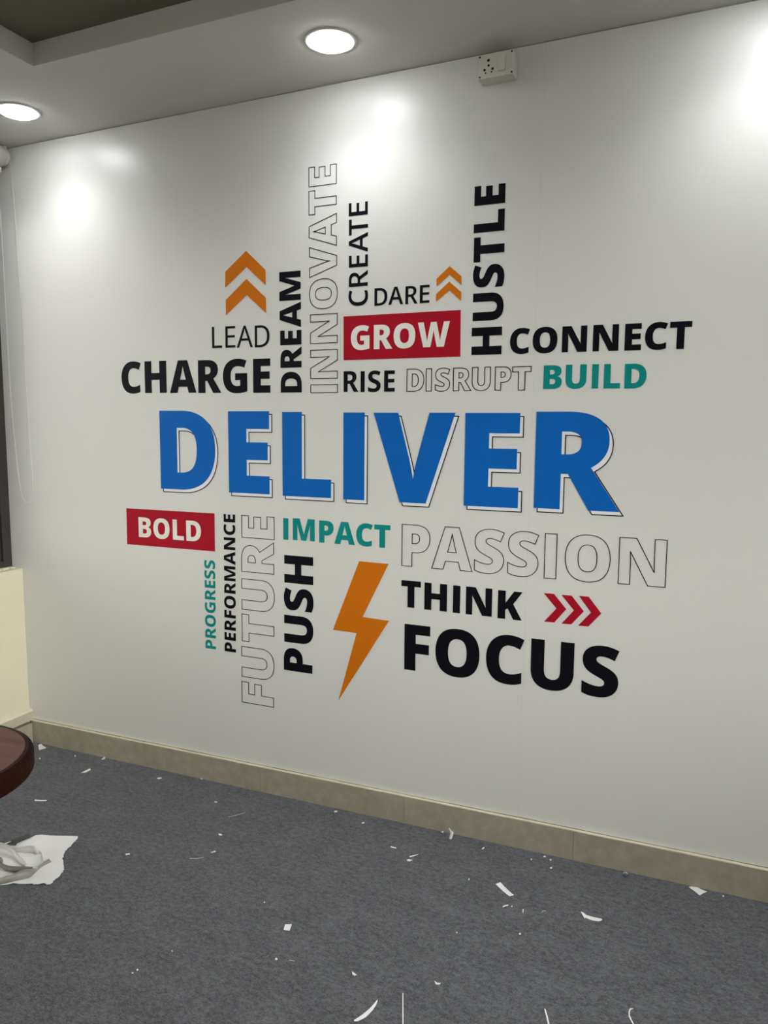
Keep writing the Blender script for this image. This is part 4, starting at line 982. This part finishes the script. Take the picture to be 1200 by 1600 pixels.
GRP2 = 'paper and vinyl offcuts littering the carpet'
for k, (name, label, cat, kind, pts_, lift) in enumerate(SCRAPS):
    cx = sum(p_[0] for p_ in pts_) / len(pts_); cy = sum(p_[1] for p_ in pts_) / len(pts_)
    loc_ = [(a - cx, b - cy) for a, b in pts_]
    if kind == 'poly':
        far = max(loc_, key=lambda p_: math.hypot(*p_)); L_ = math.hypot(*far); ux, uy = far[0] / L_, far[1] / L_
        f_ = lambda x_, y_: lift * ((x_ * ux + y_ * uy) / L_) ** 2
        b_ = sheet_mesh(loc_, 0.0005 if L_ > 0.01 else 0.0012, f_, 2 if L_ > 0.015 else 0)
        o = build(name, b_, 'paper')
    elif kind == 'strip':
        b_ = bmesh.new(); prev = None
        for i, (a, b) in enumerate(loc_):
            q = loc_[min(i + 1, len(loc_) - 1)]; p_ = loc_[max(i - 1, 0)]
            d_ = Vector((q[0] - p_[0], q[1] - p_[1], 0)).normalized(); n_ = Vector((-d_.y, d_.x, 0)) * lift / 2
            c_ = Vector((a, b, 0.0004)); up = Vector((0, 0, lift * 0.5))
            cur = [b_.verts.new(c_ + n_), b_.verts.new(c_ + up), b_.verts.new(c_ - n_), b_.verts.new(c_ - up * 0.5)]
            if prev:
                for j in range(4):
                    b_.faces.new((prev[j], prev[(j + 1) % 4], cur[(j + 1) % 4], cur[j]))
            else:
                b_.faces.new(cur)
            prev = cur
        b_.faces.new(list(reversed(prev)))
        o = build(name, b_, 'paper')
    else:
        b_ = bmesh.new(); n_ = 28; prev = None
        for i in range(n_):
            a = 5.2 * i / (n_ - 1) + 0.6; rr = 0.0075 - 0.0018 * i / n_
            cur = [b_.verts.new((rr * 1.1 * math.cos(a), 0.004 * (h_ - 0.5) + 0.0015 * i / n_, 0.0078 + rr * math.sin(a))) for h_ in (0, 1.6)]
            if prev:
                b_.faces.new((prev[0], prev[1], cur[1], cur[0]))
            prev = cur
        bmesh.ops.solidify(b_, geom=list(b_.faces), thickness=0.0004)
        o = build(name, b_, 'clear', None, True)
    o.location = (cx, cy, 0.0003)
    tag(o, label, cat, GRP2)

cx = sum(p_[0] for p_ in SHEET) / len(SHEET); cy = sum(p_[1] for p_ in SHEET) / len(SHEET)
def paper_z(x_, y_):
    return 0.0035 + 0.0022 * math.sin(x_ * 26 + y_ * 17) + 0.0012 * math.sin(y_ * 44 - x_ * 21)
b_ = sheet_mesh([(a - cx, b - cy) for a, b in SHEET], 0.0005, paper_z, 4)
o = build('torn_paper', b_, 'paper')
o.location = (cx, cy, 0.0003)
tag(o, 'large torn white paper sheet on the carpet at the left edge', 'paper')
cx = sum(p_[0] for p_ in FILM) / len(FILM); cy = sum(p_[1] for p_ in FILM) / len(FILM)
b_ = sheet_mesh([(a - cx, b - cy) for a, b in FILM], 0.0005, lambda x_, y_: 0.0085 + 0.0015 * math.sin(x_ * 60), 3)
o = build('film_scrap', b_, 'film')
o.location = (cx, cy, 0)
tag(o, 'dark crumpled film scrap on the upper edge of the torn sheet', 'scrap')

for name, label, A, B in RIBBONS:
    cx = sum(p_[0] for p_ in A) / len(A); cy = sum(p_[1] for p_ in A) / len(A)
    def smooth_line(P, k=6):
        P = [Vector(p_) for p_ in P]; res = []
        for i in range(len(P) - 1):
            p0, p1, p2, p3 = P[max(i - 1, 0)], P[i], P[i + 1], P[min(i + 2, len(P) - 1)]
            for s in range(k):
                t = s / k
                res.append(0.5 * ((2 * p1) + (p2 - p0) * t + (2 * p0 - 5 * p1 + 4 * p2 - p3) * t * t + (3 * p1 - p0 - 3 * p2 + p3) * t ** 3))
        res.append(P[-1]); return res
    b_ = bmesh.new(); off = Vector((cx, cy, 0)); prev = None
    for a, c in zip(smooth_line(A), smooth_line(B)):
        cur = [b_.verts.new(a + (c - a) * s - off) for s in (0, 0.5, 1.0)]
        if prev:
            for j in range(2):
                b_.faces.new((prev[j], prev[j + 1], cur[j + 1], cur[j]))
        prev = cur
    bmesh.ops.recalc_face_normals(b_, faces=b_.faces)
    bmesh.ops.solidify(b_, geom=list(b_.faces), thickness=0.0006)
    if name == 'vinyl_curl':
        o = build(name, b_, 'paper', None, True); o.location = (cx, cy, 0); tag(o, label, 'scrap', GRP2); continue
    o = build(name, b_, 'ribbon_shaded' if ('broad' in label or 'dark' in label) else 'ribbon', None, True)
    o.location = (cx, cy, 0)
    tag(o, label, 'ribbon', 'curled plastic ribbons on the torn sheet')
